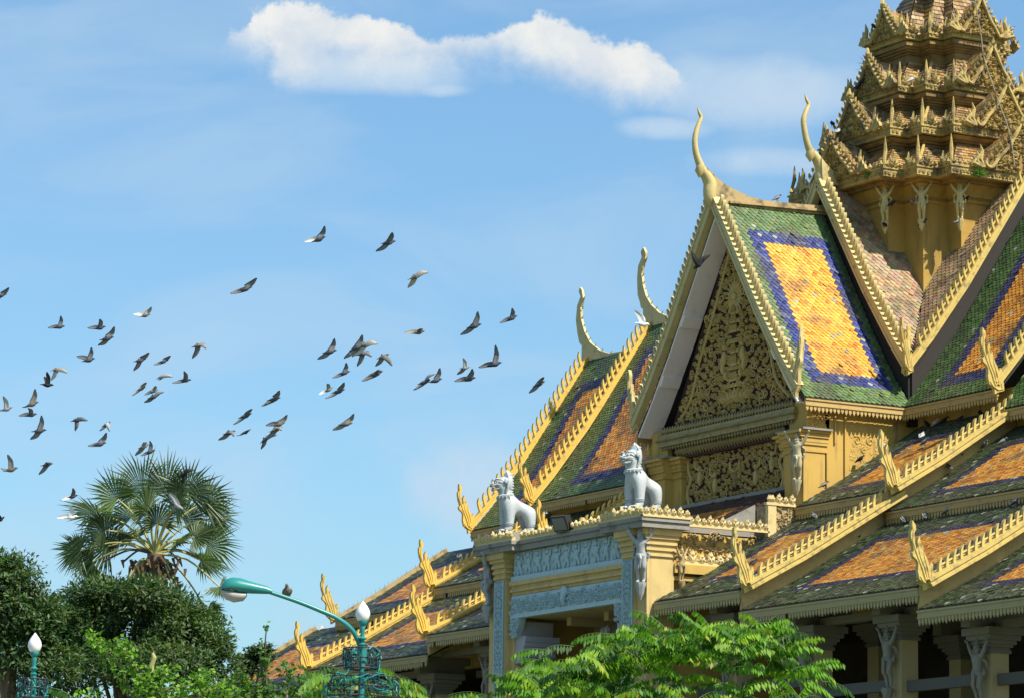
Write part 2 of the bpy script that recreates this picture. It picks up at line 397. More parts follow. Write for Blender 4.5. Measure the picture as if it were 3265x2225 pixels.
def tiles(mb, A, a, L, prof, colf, tw=0.18, th=0.118, amin=None, amax=None, lift=0.042):
    """lap-laid tiles, one small slab each, on a curved slope rising from the eave line A + a*x"""
    A = Vector(A); a = Vector(a); s = arclen(prof); S = s[-1]; prof = [Vector(p) for p in prof]
    def pos(b):
        b = min(max(b, 0), S)
        for i in range(len(s) - 1):
            if b <= s[i + 1] + 1e-9:
                d = (prof[i + 1] - prof[i]); return prof[i] + d * ((b - s[i]) / (s[i + 1] - s[i])), d.normalized()
        return prof[-1], (prof[-1] - prof[-2]).normalized()
    j = 0
    while j * th < S - 0.02:
        b0 = j * th; b1 = min(b0 + th * 2.1, S)
        p0, d0 = pos(b0); p1, d1 = pos(b1); pt = pos(max(b0 - .22 * th, 0))[0]; ps = pos(min(b0 + .5 * th, S))[0]
        n = a.cross(d0); n = n if n.z > 0 else -n
        lo = amin(p0) if amin else 0.0; hi = amax(p0) if amax else L
        x = lo - (tw / 2 if j % 2 else 0)
        while x < hi - 0.01:
            x0 = max(x, lo); x1 = min(x + tw * 0.955, hi); xm = min(max(x + tw * .478, lo), hi)
            if x1 - x0 > 0.03:
                h = lift * random.uniform(0.92, 1.1); tl = random.uniform(-0.005, 0.005); c = colf((x0 + x1) / 2, b0 + th / 2)
                if random.random() < .012: h *= 1.7
                dd = d0 * random.uniform(-0.008, 0.008); A2 = A + dd
                tp = A2 + pt + a * xm + n * h; s0 = A2 + ps + a * x0 + n * (h * .86 + tl); s1 = A2 + ps + a * x1 + n * (h * .86 - tl)
                r0 = A + p1 + a * x0 + n * .003; r1 = A + p1 + a * x1 + n * .003; dn = n * (h * .9)
                mb.add([tp, s1, r1, r0, s0, tp - dn, s1 - dn, s0 - dn], [(0, 1, 2, 3, 4), (5, 6, 1, 0), (7, 5, 0, 4)], c)
            x += tw
        j += 1
def roof(name, A, a, L, prof, colf, parent=None, amin=None, amax=None, tw=0.18, th=0.118, thick=0.12, lift=0.042):
    """tiled slope; its boarding is a sub-part"""
    mb = MB(); tiles(mb, A, a, L, prof, colf, tw, th, amin, amax, lift)
    o = mb.build(name, 'tile', parent or PAV, vcol=True)
    ub = MB(); A = Vector(A); a = Vector(a)
    P = [Vector(p) for p in prof]
    for p, q in zip(P[:-1], P[1:]):
        lo0 = amin(p) if amin else 0; hi0 = amax(p) if amax else L; lo1 = amin(q) if amin else 0; hi1 = amax(q) if amax else L
        n = a.cross((q - p).normalized()); n = n if n.z > 0 else -n
        c = [A + p + a * lo0, A + p + a * hi0, A + q + a * hi1, A + q + a * lo1]
        ub.prism([v - n * 0.004 for v in c], -n * thick)
    ub.build('boarding', 'under', o)
    return o

# ---------------------------------------------------------------- rakes, nagas, fasciae
def fin_pts(base, e1, e2, w, h):
    o = [(0, 0), (1, 0), (0.98, 0.4), (1.1, 0.72), (1.4, 1.0), (0.8, 0.93), (0.3, 0.74), (0.04, 0.4)]
    return [base + e1 * (w * x) + e2 * (h * y) for x, y in o]
def rake(mb, pts, tdir, e_up, h0=-0.08, h1=0.24, t=0.16, spacing=0.23, fw=0.13, fh=0.3, fin_up=None, ft=0.07, rail=True, start=0.25, end=0.05):
    """verge board along pts (low to high) with a row of flame crockets along its top edge"""
    pts = [Vector(p) for p in pts]; tdir = Vector(tdir).normalized(); e_up = Vector(e_up).normalized()
    out = [p + e_up * h1 for p in pts] + [p + e_up * h0 for p in pts[::-1]]
    mb.prism([p - tdir * (t / 2) for p in out], tdir * t)
    lip = [p + e_up * (h1 + 0.02) for p in pts] + [p + e_up * (h1 - 0.05) for p in pts[::-1]]
    mb.prism([p - tdir * (t / 2 + 0.03) for p in lip], tdir * (t + 0.06))
    lip = [p + e_up * (h0 + 0.05) for p in pts] + [p + e_up * (h0 - 0.02) for p in pts[::-1]]
    mb.prism([p - tdir * (t / 2 + 0.022) for p in lip], tdir * (t + 0.044))
    s = arclen(pts); S = s[-1]; fu = Vector(fin_up).normalized() if fin_up else e_up
    def pos(b):
        for i in range(len(s) - 1):
            if b <= s[i + 1] + 1e-9:
                d = pts[i + 1] - pts[i]; return pts[i] + d * ((b - s[i]) / (s[i + 1] - s[i])), d.normalized()
        return pts[-1], (pts[-1] - pts[-2]).normalized()
    b = start; ra = []
    while b < S - end:
        p, d = pos(b)
        k = random.uniform(0.94, 1.06)
        mb.prism([q - tdir * (ft / 2) for q in fin_pts(p + e_up * h1, d, fu, fw, fh * k)], tdir * ft)
        ra.append(p + e_up * h1 + fu * (fh * 0.42) + d * fw * 0.4); b += spacing
    if rail and len(ra) > 1: mb.tube(ra, 0.028, 5)
NAGA = [(0, 0), (-6, 55), (-55, 95), (-70, 165), (-65, 235), (-80, 265), (-115, 295), (-120, 325), (-105, 345), (-135, 465), (-135, 505), (-120, 535), (-125, 575), (-120, 615),
        (-90, 575), (-85, 535), (-103, 495), (-94, 405), (-84, 350), (-68, 380), (-72, 440), (-54, 478), (-44, 435), (-48, 400), (-42, 365), (-24, 405), (-12, 345), (0, 315), (25, 265), (40, 215),
        (60, 255), (75, 225), (70, 175), (85, 145), (95, 45), (25, 20)]
def naga(mb, o, ex, ez, tdir, s=1.0, t=0.11):
    """many-headed serpent finial: flame outline with thickness and a raised inner carving"""
    o = Vector(o); ex = Vector(ex); ez = Vector(ez); tdir = Vector(tdir).normalized()
    P = [o + ex * (x * 0.0033 * s) + ez * (y * 0.00287 * s) for x, y in NAGA]
    mb.prism([p - tdir * t / 2 for p in P], tdir * t)
    q = lambda x, y, k: o + ex * (x * 0.0033 * s) + ez * (y * 0.00287 * s)
    for sg in (-1, 1):               # ribs of the neck and heads, standing proud on both faces
        off = tdir * (sg * t * 0.5)
        for path, r in (([(5, 80), (-30, 190), (-75, 300), (-118, 420), (-112, 520), (-121, 600)], [.04, .035, .028, .03, .025, .008]),
                        ([(20, 90), (-5, 200), (-45, 290), (-62, 370), (-52, 440)], [.03, .03, .025, .022, .008]),
                        ([(38, 100), (20, 200), (-8, 290), (-18, 360)], [.03, .03, .022, .008]),
                        ([(70, 70), (60, 140), (62, 215)], [.03, .025, .008]),
                        ([(85, 60), (30, 45), (-20, 75), (-50, 120)], [.03, .035, .035, .02])):
            mb.tube([q(x, y, 0) + off for x, y in path], [r_ * s for r_ in r], 6, flat=0.8)
def fascia(mb, A, B, h=0.2, t=0.05, tooth=0.17, gap=0.135, outn=(0, -1, 0)):
    """fascia board with a fringe of pendant leaf points"""
    A = Vector(A); B = Vector(B); d = (B - A); L = d.length; d.normalize(); on = Vector(outn).normalized(); z = V(0, 0, 1)
    mb.obox(A - z * h, d * L, on * t, z * h)
    mb.obox(A - z * 0.05 + on * t * 0.99, d * L, on * 0.03, z * 0.05)
    mb.obox(A - z * (h + 0.002) + on * t * 0.99, d * L, on * 0.02, z * 0.04)
    n = max(1, int(L / gap)); g = L / n
    for i in range(n):
        c = A + d * (g * (i + 0.5)) - z * h + on * (t * 0.3); w = g * 0.5; k = tooth * random.uniform(0.86, 1.08)
        if random.random() < 0.025: continue
        o = [(-w * .9, 0), (w * .9, 0), (w * .62, -k * .35), (w * .75, -k * .5), (0, -k), (-w * .75, -k * .5), (-w * .62, -k * .35)]
        mb.prism([c + d * x + z * y for x, y in o], on * 0.03)

# ---------------------------------------------------------------- carved relief
def leaf3(mb, o, ex, ey, en, ang, L, W, h=0.05, base=0.03):
    c, s = math.cos(ang), math.sin(ang)
    q = lambda x, y, z: o + ex * (x * c - y * s) + ey * (x * s + y * c) + en * z
    P = [q(0, 0, base), q(.4 * L, W, base), q(L, 0, base), q(.4 * L, -W, base), q(.42 * L, 0, base + h),
         q(0, 0, 0), q(.4 * L, W, 0), q(L, 0, 0), q(.4 * L, -W, 0)]
    mb.add(P, [(0, 4, 1), (1, 4, 2), (2, 4, 3), (3, 4, 0), (0, 1, 6, 5), (1, 2, 7, 6), (2, 3, 8, 7), (3, 0, 5, 8)])
def scroll(mb, o, ex, ey, en, ang, R, turn, r=0.028, lift=0.05):
    pts = []
    for i in range(18):
        th = ang + turn * i * 0.52; k = R * (1 - i / 19.0)
        pts.append(o + ex * (k * math.cos(th)) + ey * (k * math.sin(th)) + en * lift)
    mb.tube(pts, [r * (1 - 0.4 * i / 18) for i in range(18)], 5)
def foliage(mb, O, ex, ey, en, inside, bbox, dmin, R, seed, mirror=True, h=0.06):
    """scrolling leaf carving over the area where inside(x, y) holds, mirrored about x = 0"""
    rg = random.Random(seed); pts = []; x0, x1, y0, y1 = bbox
    for _ in range(9000):
        x = rg.uniform(max(x0, 0.02) if mirror else x0, x1); y = rg.uniform(y0, y1)
        if inside(x, y) and all((x - a) ** 2 + (y - b) ** 2 > dmin * dmin for a, b, *_ in pts): pts.append((x, y))
    O = Vector(O); ex = Vector(ex); ey = Vector(ey); en = Vector(en)
    for (x, y) in pts:
        ang = rg.uniform(0, 6.28); typ = rg.random(); k = R * rg.uniform(0.75, 1.2); tn = rg.choice((-1, 1)); lb = [rg.uniform(.8, 1.15) for _ in range(5)]
        for sg in ((1, -1) if mirror else (1,)):
            o = O + ex * (x * sg) + ey * y; an = ang if sg == 1 else math.pi - ang; t2 = tn * sg
            hb = min(.03, h * .6)
            if typ < 0.13:
                scroll(mb, o, ex, ey, en, an, k * 0.95, t2, r=k * 0.17, lift=h * 0.8)
                leaf3(mb, o + ex * math.cos(an) * k * .9 + ey * math.sin(an) * k * .9, ex, ey, en, an + t2 * 2.2, k * .9, k * .3, h, hb)
            else:
                for q, (da, l) in enumerate(((0, 1.25), (0.85, .95), (-0.85, .95), (1.75, .7), (-1.75, .7))):
                    leaf3(mb, o - ex * math.cos(an) * k * .45 - ey * math.sin(an) * k * .45, ex, ey, en, an + da, k * l * lb[q], k * .27, h, hb)
    return pts

# ---------------------------------------------------------------- main gabled roofs
# centre of the crossing, half widths and section ends (the building is symmetrical)
YC = 13.5
def mir(p, sx): return (p[0] * sx, p[1], p[2])
# --- front gable arm: lower (outer) roof
HB, ZB, ZBR, YB = 4.55, 17.5, 24.05, 5.2
profB = lambda sx: [(0, 0, 0), (-sx * 0.75, 0, 0.86), (-sx * 2.0, 0, 2.58), (-sx * HB, 0, ZBR - ZB)]
SB = arclen(profB(1))[-1]
def fr(sx):
    A = (HB * sx, YB + 0.1, ZB)
    return roof('gable_roof', A, (0, 1, 0), 3.75, profB(sx), pattern(4.1, SB, 0.58, 0.6, 0.75, 1.18, 0.42, (G1, B1, O1)),
                amax=lambda p: min(3.75, YC - abs(HB * sx + p.x) - YB - 0.1))
RB = fr(1); fr(-1)
# the higher roof over the crossing with plain pinkish tiles, four slopes meeting in valleys
HA, ZA, ZAR, YA = 4.5, 18.62, 25.0, 9.0
def crossing_slope(ang, ridge=False):
    rot = Matrix.Rotation(ang, 4, 'Z')
    def tr(p): v = rot @ V(*p); return v
    for sx in (1, -1):
        A = tr((HA * sx, -HA, 0)) + V(0, YC, ZA)
        a = tr((0, 1, 0)); pr = [tr((0, 0, 0)), tr((-sx * 0.8, 0, 1.02)), tr((-sx * HA, 0, ZAR - ZA))]
        def amx(p, sx=sx):
            return max(0.02, (Vector((p.x, p.y, 0)).length))
        roof('crossing_roof', A, a, HA, pr, lambda x, t: tuple(c * random.uniform(.8, 1.15) for c in random.choice(PK)), amax=amx, tw=0.2, th=0.135)
for k in range(4):
    crossing_slope(k * math.pi / 2)
# --- side arms, three sections each way, each one lower than the last
SEC = [(4.5, 9.0, 24.05, 17.5), (9.0, 17.0, 23.5, 16.87), (17.0, 21.3, 22.85, 16.35)]
def side(sx):
    for i, (xa, xb, zr, ze) in enumerate(SEC):
        L = xb - xa - 0.1; d = 4.7
        A = ((xa if sx > 0 else -xb + 0.1), YC - d, ze)
        pr = [(0, 0, 0), (0, 0.75, 0.85), (0, 2.1, 2.6), (0, d, zr - ze)]
        S = arclen(pr)[-1]
        off = 0.25 if i == 0 else 0.0
        gl, gr = (1.1, 0.75) if sx > 0 else ((1.75, 0.4), 1.0)
        am = None
        if i == 0:
            am = (lambda p: max(0.0, (HB - 0.05 - xa) if p.z < 0.6 else 0.0)) if sx > 0 else None
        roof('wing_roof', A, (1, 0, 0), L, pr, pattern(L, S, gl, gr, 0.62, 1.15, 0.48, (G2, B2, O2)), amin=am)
        bk = MB()                   # rear slope, seen from nowhere near here but it closes the roof
        bk.prism([V(A[0], YC + d, ze), V(A[0] + L, YC + d, ze), V(A[0] + L, YC, zr), V(A[0], YC, zr)], (0, -0.1, -0.1))
        bk.build('rear_slope', 'under', PAV)
for sx in (1, -1): side(sx)
bk = MB()
for sx in (1, -1): bk.prism([V(HA * sx, YC + HA, ZA), V(0, YC + HA, ZAR), V(0, YC, ZAR), V(HA * sx, YC, ZA)], (-0.1 * sx, 0, -0.1))
bk.build('rear_slope', 'under', PAV)

# ridge copings and horned finials, drawn in the vertical plane of their ridge
zm3 = lambda a, b: onp(2050 + a / 3.232, 300 + b / 3.232, (0, 0, 0), (1, 0, 0))
cp = MB()
top = [(655, 860), (640, 765), (690, 815), (745, 872), (800, 918), (870, 965), (970, 1015), (1080, 1066), (1200, 1098), (1340, 1117), (1600, 1142), (1935, 1166)]
bot = [(1935, 1262), (1400, 1215), (870, 1165), (760, 1180), (700, 1060)]
pl = [zm3(*p) for p in top + bot]
cp.prism([p - V(0.12, 0, 0) for p in pl], (0.24, 0, 0))
pl = [zm3(*p) for p in [(860, 1135), (1935, 1235), (1935, 1212), (860, 1112)]]
cp.prism([p - V(0.22, 0, 0) for p in pl], (0.44, 0, 0))
cp.build('ridge_coping', 'coping', RB)
def horn(path, wid, beak, parent, mapf, mat='cream', flat=0.8, spur=None):
    mb = MB()
    sp = smoothpath([(*mapf(a, b), w) for (a, b), w in zip(path, wid)], 5)
    mb.tube([V(*q[:3]) for q in sp], [q[3] / 3.232 / 110 / 2 * 1.12 for q in sp], 10, flat=flat, up=(0, 0, 1) if False else None)
    if beak:
        b0, b1, b2 = [mapf(*p) for p in beak]
        mb.tube([b0, b1, b2], [0.14, 0.15, 0.015], 8)
    return mb.build('horn_finial', mat, parent, smooth=0.9)
horn([(700, 1165), (690, 1090), (688, 1010), (690, 930), (660, 860), (615, 790), (575, 700), (545, 600), (535, 500), (545, 405), (575, 310), (598, 245), (580, 195), (563, 140)],
     [40, 112, 130, 128, 112, 92, 72, 62, 56, 52, 46, 38, 30, 8], [(600, 740), (585, 800), (578, 862)], RB, zm3)
RA = [o for o in PAV.children if o.name.startswith('crossing_roof')][0]
horn([(1845, 1010), (1838, 930), (1838, 860), (1842, 800), (1820, 730), (1775, 650), (1720, 580), (1690, 500), (1665, 380), (1655, 270), (1680, 180), (1706, 112), (1685, 60), (1668, 4)],
     [40, 112, 132, 130, 112, 92, 74, 64, 58, 54, 48, 38, 28, 8], [(1735, 580), (1722, 640), (1722, 702)], RA, zm3)
# saddle of the higher ridge behind the horn
cp = MB(); cp.prism([V(-0.18, p[0], p[1]) for p in [(8.95, 25.0), (8.9, 25.75), (9.05, 25.6), (9.3, 25.4), (9.8, 25.25), (10.6, 25.15), (11, 25.1), (11, 24.8)]], (0.36, 0, 0))
cp.build('ridge_coping', 'cream', RA)
# side-wing horns with spiked backs, in the plane of the long ridge
def blade(pts, mapf, th, name, mat, parent, spikes=None):
    mb = MB(); P = [mapf(*p) for p in pts]
    mb.prism([p - V(0, th / 2, 0) for p in P], (0, th, 0))
    for p in (spikes or []):
        q = mapf(*p); mb.tube([q, q + V(0.09, 0, 0.09)], [0.03, 0.006], 4)
    return mb.build(name, mat, parent)
WR = [o for o in PAV.children if o.name.startswith('wing_roof')]
zm4y = lambda a, b: onp(1990 + a / 3.232, 750 + b / 3.232, (0, YC, 0), (0, 1, 0))
blade([(208, 128), (182, 172), (192, 228), (155, 320), (144, 450), (150, 620), (172, 690), (182, 745), (205, 765), (212, 965), (330, 940), (520, 892), (620, 868), (620, 800), (520, 832), (440, 830), (370, 800), (290, 722), (235, 630), (205, 520), (190, 400), (202, 310), (226, 250), (230, 180)],
      zm4y, 0.09, 'horn_finial', 'cream', WR[4], [(228, 250), (205, 330), (192, 420), (200, 500), (210, 570), (240, 650), (280, 710), (330, 760), (390, 808), (460, 822)])
zm7y = lambda a, b: onp(1450 + a / 1.98, 900 + b / 1.98, (0, YC, 0), (0, 1, 0))
blade([(796, 33), (789, 60), (800, 92), (779, 150), (771, 240), (780, 320), (792, 380), (808, 402), (806, 512), (830, 530), (920, 506), (1030, 478), (1080, 462), (1075, 432), (980, 448), (920, 430), (860, 380), (825, 312), (803, 232), (800, 160), (816, 100), (808, 50)],
      zm7y, 0.09, 'horn_finial', 'cream', WR[5], [(815, 105), (805, 170), (803, 230), (815, 280), (828, 320), (850, 365), (885, 405), (930, 432), (985, 446)])

# rakes of the front gable (facing the street) and of the higher roof behind it
def rake_front(y, half, ze, zr, parent, drop, mat, fins=0.2):
    for sx in (1, -1):
        mb = MB()
        pts = [(half * sx, y, ze), (half * sx * .84, y, ze + (zr - ze) * .135), (half * sx * .55, y, ze + (zr - ze) * .41), (0, y, zr)]
        d = (V(*pts[3]) - V(*pts[0])).normalized(); e = d.cross(V(0, 1, 0)) * sx
        e = e if e.z > 0 else -e
        rake(mb, pts, (0, 1, 0), e, h0=-0.1, h1=0.15, t=0.2, spacing=0.215, fw=0.085, fh=0.34, fin_up=tuple((V(sx * 0.75, 0, 1)).normalized()), ft=0.12, rail=False, start=0.6, end=0.4)
        mb.build('bargeboard', mat, parent, smooth=0.5)
rake_front(5.12, 4.45, 17.75, 24.0, RB, 0, 'cream')
rake_front(8.95, 4.5, 18.75, 25.0, RA, 0, 'cream')
def rake_side(x, half, ze, zr, parent, mat, both=False, fh=0.34):
    for sy in ((1, -1) if both else (-1,)):
        mb = MB()
        pts = [(x, YC + half * sy, ze), (x, YC + half * sy * .84, ze + (zr - ze) * .135), (x, YC + half * sy * .55, ze + (zr - ze) * .41), (x, YC, zr)]
        d = (V(*pts[3]) - V(*pts[0])).normalized(); e = d.cross(V(1, 0, 0)); e = e if e.z > 0 else -e
        rake(mb, pts, (1, 0, 0), e, h0=-0.04, h1=0.11, t=0.14, spacing=0.27 if fh < .4 else .3, fw=0.09 if fh < .4 else .125, fh=fh, fin_up=(0, sy * .45, 1), ft=0.1, rail=True, start=0.7, end=0.3)
        mb.build('bargeboard', mat, parent, smooth=0.5)
rake_side(4.55, 4.5, 18.75, 25.0, RA, 'gold', both=True)
rake_side(9.0, 4.75, 17.6, 24.1, WR[0], 'gold')
for i, sec in enumerate(SEC):
    rake_side(-sec[1], 4.75, sec[3] + 0.1, sec[2] + 0.05, WR[3 + i], 'goldbright', fh=0.4)
# serpent finials at the feet of those rakes
def put_naga(o, ex, tdir, s, mat, parent, ez=(0, 0, 1)):
    mb = MB(); naga(mb, o, ex, ez, tdir, s); return mb.build('naga_finial', mat, parent, smooth=0.6)
for sx in (1, -1):
    put_naga((4.45 * sx, 5.1, 17.48), (-sx * 0.55, 0, 0), (0, 1, 0), 1.15, 'cream', RB)
put_naga((4.48, 8.9, 18.45), (-0.5, 0, 0), (0, 1, 0), 0.85, 'gold', RA)
put_naga((4.62, 8.86, 18.45), (0, 0.6, 0), (1, 0, 0), 0.95, 'gold', RA)
put_naga((9.0, 8.65, 17.3), (0, 1, 0), (1, 0, 0), 1.05, 'gold', WR[0])
for i, sec in enumerate(SEC):
    put_naga((-sec[1], YC - 4.85, sec[3] - 0.1), (0, 1, 0), (1, 0, 0), 0.98, 'goldbright', WR[3 + i])

# gable walls closing the higher roof, coloured near black for the recess shade
gw = MB(); gw.prism([V(-4.3, 9.12, 17.0), V(4.3, 9.12, 17.0), V(4.3, 9.12, 18.7), V(0, 9.12, 24.7), V(-4.3, 9.12, 18.7)], (0, .1, 0)); gw.build('gable_wall', 'under', RA)
gw = MB(); gw.prism([V(4.38, YC - 4.3, 17.0), V(4.38, YC + 4.3, 17.0), V(4.38, YC + 4.3, 18.7), V(4.38, YC, 24.7), V(4.38, YC - 4.3, 18.7)], (-.1, 0, 0)); gw.build('gable_wall', 'under', RA)
# eaves: boards with pendant fringe
mb = MB(); fascia(mb, (HB, 5.3, 17.47), (HB, 8.95, 17.47), 0.2, outn=(1, 0, 0)); mb.build('eave_fascia', 'fascia', PAV)
mb = MB(); fascia(mb, (-HB, 5.3, 17.47), (-HB, 8.95, 17.47), 0.2, outn=(-1, 0, 0)); mb.build('eave_fascia', 'fascia', PAV)
for sx in (1, -1):
    for (xa, xb, zr, ze) in SEC:
        xa2 = xa + 0.05 if xa < 5 else xa
        p, q = sorted((xa2 * sx, xb * sx))
        mb = MB(); fascia(mb, (p, YC - 4.68, ze - 0.03), (q, YC - 4.68, ze - 0.03), 0.2); mb.build('eave_fascia', 'fascia', PAV)
# upper walls beneath the eaves
wl = MB()
wl.box((-9.0, 9.4, 14.5), (9, 9.65, 17.6)); wl.box((-17, 9.403, 14.5), (-9, 9.65, 17.0)); wl.box((9, 9.403, 14.5), (17, 9.65, 17.0)); wl.box((-21, 9.4, 14.5), (-17, 9.65, 16.5)); wl.box((17, 9.4, 14.5), (21, 9.65, 16.5)); wl.build('upper_wall', 'wall', PAV)
for sx in (1, -1):
    wl = MB()
    x0, x1 = sorted((3.1 * sx, 4.2 * sx))
    wl.box((x0, 6.25, 12.5), (x1, 9.38, 17.35))
    o = wl.build('side_wall', 'wall', PAV)
    # sunk carved panels and frames on the outward face
    f = MB(); xf = 4.2 * sx; ex = V(0, 1, 0)
    for (y0, y1, z0, z1) in ((6.55, 6.6, 16.3, 17.3), (6.9, 6.96, 15.2, 17.3),):
        f.obox(V(xf, y0, z0), V(0.06 * sx, 0, 0), V(0, y1 - y0, 0), V(0, 0, z1 - z0))
    f.obox(V(xf, 6.96, 15.1), V(0.07 * sx, 0, 0), V(0, 2.0, 1.25), V(0, 0, 0.16))
    f.obox(V(xf, 6.96, 17.1), V(0.05 * sx, 0, 0), V(0, 2.0, 0), V(0, 0, 0.1))
    f.build('wall_moulding', 'wall', o)
    f = MB(); foliage(f, (xf, 7.05, 15.4), (0, 1, 0), (0, 0, 1), (sx, 0, 0), lambda x, y: 0.08 < x < 1.7 and 0.1 + x * 0.64 < y < 1.6, (0, 1.75, 0, 1.65), 0.17, 0.13, 5, mirror=False, h=0.01)
    f.build('relief_panel', 'wall', o)

# ---------------------------------------------------------------- the carved pediment and the panel below it
def lin(a, b, t): return a + (b - a) * t
PED = MB(); yT = 5.92
tri = [V(-3.6, yT, 17.5), V(3.6, yT, 17.5), V(0.0, yT, 23.6)]
PED.prism(tri, (0, 0.2, 0))
ped = PED.build('pediment', 'maroon', PAV)
inside_t = lambda x, y: 0.03 < y and abs(x) < (5.62 - y) * 0.575 and not (abs(x) < (0.26 if y < 3 else .45) and 0.75 < y < 4.0)
rl = MB()
E1, E2, E3 = V(1, 0, 0), V(0, 0, 1), V(0, -1, 0)
OT = V(0, yT - 0.02, 17.62)
foliage(rl, OT, E1, E2, E3, inside_t, (0, 3.3, 0.05, 5.7), 0.155, 0.135, 11, h=0.075)
# sunburst, tiered stands, urn, two supporters and a lotus base on the axis
for i in range(20):
    a = 2 * math.pi * i / 20
    leaf3(rl, OT + E1 * math.cos(a) * .05 + E2 * (3.55 + math.sin(a) * .06), E1, E2, E3, a, 0.56 + 0.12 * (i % 2), 0.055, 0.05)
rl.ell(OT + E2 * 3.55 + E3 * 0.05, (0.12, 0.06, 0.12), 8, 6)
for (z, w_, h_) in ((3.0, .07, .2), (2.74, .12, .18), (2.46, .17, .18), (2.14, .22, .1), (1.84, .09, .2), (1.46, .16, .26), (1.34, .24, .08), (1.0, .18, .22), (0.82, .46, .1)):
    o = OT + E2 * z
    rl.prism([o - E1 * w_, o + E1 * w_, o + E1 * w_ * .72 + E2 * h_, o - E1 * w_ * .72 + E2 * h_], E3 * .07)
    for k in range(5): leaf3(rl, o + E1 * w_ * (k - 2) * .45 + E2 * h_ * .2 + E3 * .06, E1, E2, E3, math.pi / 2, h_ * 1.2, w_ * .16, .06, .02)
    for sg in (1, -1): leaf3(rl, o + E1 * sg * w_ * .9, E1, E2, E3, math.pi / 2 - sg * 1.0, .26, .07, .07, .03)
for sx in (1, -1):
    for (x, z, r1, r2) in ((.5, 1.75, .1, .22), (.47, 2.05, .075, .085), (.56, 1.42, .085, .18), (.4, 1.2, .07, .14), (.62, 1.62, .05, .16)):
        rl.ell(OT + E1 * x * sx + E2 * z + E3 * 0.06, (r1, 0.09, r2), 8, 6)
    for k in range(4): leaf3(rl, OT + E1 * sx * (.12 + .13 * k) + E2 * 0.4, E1, E2, E3, math.pi / 2 - sx * (.25 + .28 * k), 0.42, .1, .08)
leaf3(rl, OT + E2 * 0.36, E1, E2, E3, math.pi / 2, 0.5, .12, .09)
for sx in (1, -1):
    rl.tube(smoothpath([(3.0 * sx, OT.y - .05, 17.75), (2.3 * sx, OT.y - .07, 18.4), (1.9 * sx, OT.y - .05, 19.4), (1.35 * sx, OT.y - .07, 20.3), (.8 * sx, OT.y - .05, 21.4), (.3 * sx, OT.y - .06, 22.4), (0, OT.y - .05, 23.2)], 5), [.05] * 31, 5)
rl.build('pediment_carving', 'relief', ped)
# soffit boards between the bargeboards and the pediment face
for sx in (1, -1):
    sf = MB()
    p = [V(4.3 * sx, 5.2, 17.36), V(3.62 * sx, 5.2, 18.2), V(2.36 * sx, 5.2, 19.92), V(0.0, 5.2, 23.5)]
    q = [v + V(0, 0.72, 0) for v in p]
    for i in range(3): sf.prism([p[i], p[i + 1], q[i + 1], q[i]], (0.05 * sx, 0, 0.05))
    for t in (0.2, 0.47):
        c = p[0].lerp(p[3], t + 0.08); sf.obox(c + V(-0.2 * sx, 0.02, 0.0), V(0.2 * sx, 0, -0.3), V(0, 0.66, 0), V(0.12 * sx, 0, 0.12))
    sf.build('gable_soffit', 'soffit', ped)
# cornice with two rows of lotus petals
cn = MB()
cn.box((-3.72, 5.5, 17.22), (3.72, 6.2, 17.36)); cn.box((-3.78, 5.42, 17.16), (3.78, 6.2, 17.22)); cn.box((-3.7, 5.5, 17.0), (3.7, 6.2, 17.16))
cn.box((-3.6, 5.6, 16.92), (3.6, 6.2, 17.0)); cn.mat = 1; cn.box((-3.3, 5.78, 16.58), (3.3, 6.2, 16.92)); cn.box((-3.66, 5.64, 17.36), (3.66, 5.9, 17.62)); cn.mat = 0
n = 46
for i in range(n):
    x = -3.6 + 7.2 * (i + .5) / n
    leaf3(cn, V(x, 5.56, 17.36), E1, E2, E3, math.pi / 2, 0.24, 0.066, 0.07, 0.02)
    if abs(x) < 3.0: leaf3(cn, V(x, 5.68, 16.94), E1, V(0, -.35, 1).normalized(), V(0, -1, -.35).normalized(), -math.pi / 2, 0.32, 0.062, 0.09, 0.03)
    leaf3(cn, V(x, 5.56, 17.0), E1, E2, E3, -math.pi / 2, 0.13, 0.05, 0.04, 0.02)
for k in range(100):
    x = -3.65 + 7.3 * k / 99
    cn.box((x, 5.395, 17.16), (x + .035, 5.42, 17.2))
cn.build('cornice', ['oldgilt', 'maroon'], PAV)
pn = MB(); pn.box((-3.1, 6.0, 14.9), (3.1, 6.2, 16.7)); pan = pn.build('gable_panel', 'maroon', PAV)
rl = MB()
foliage(rl, V(0, 5.98, 15.15), E1, E2, E3, lambda x, y: 0 < x < 2.72 and 0 < y < 1.5, (0, 2.75, 0, 1.52), 0.16, 0.135, 23, h=0.07)
for sx in (1, -1):
    for (x, z) in ((0.0, .5), (1.1, .45), (1.95, .75)):
        rl.ell(V(x * sx, 5.92, 15.15 + z), (.1, .08, .24), 8, 6); rl.ell(V(x * sx, 5.92, 15.15 + z + .32), (.07, .07, .09), 8, 6)
        rl.tube([V(x * sx, 5.9, 15.4 + z), V((x + .22) * sx, 5.9, 15.5 + z), V((x + .26) * sx, 5.9, 15.72 + z)], .04, 5)
    rl.tube(smoothpath([(2.6 * sx, 5.92, 16.6), (2.55 * sx, 5.9, 16.2), (2.4 * sx, 5.9, 15.9), (2.6 * sx, 5.9, 15.55), (2.5 * sx, 5.9, 15.15)], 4), .05, 6)
rl.build('relief_panel', 'relief', pan)
sl = MB(); sl.box((-3.2, 5.62, 14.98), (3.2, 6.1, 15.12)); sl.build('sill', 'slab', pan)
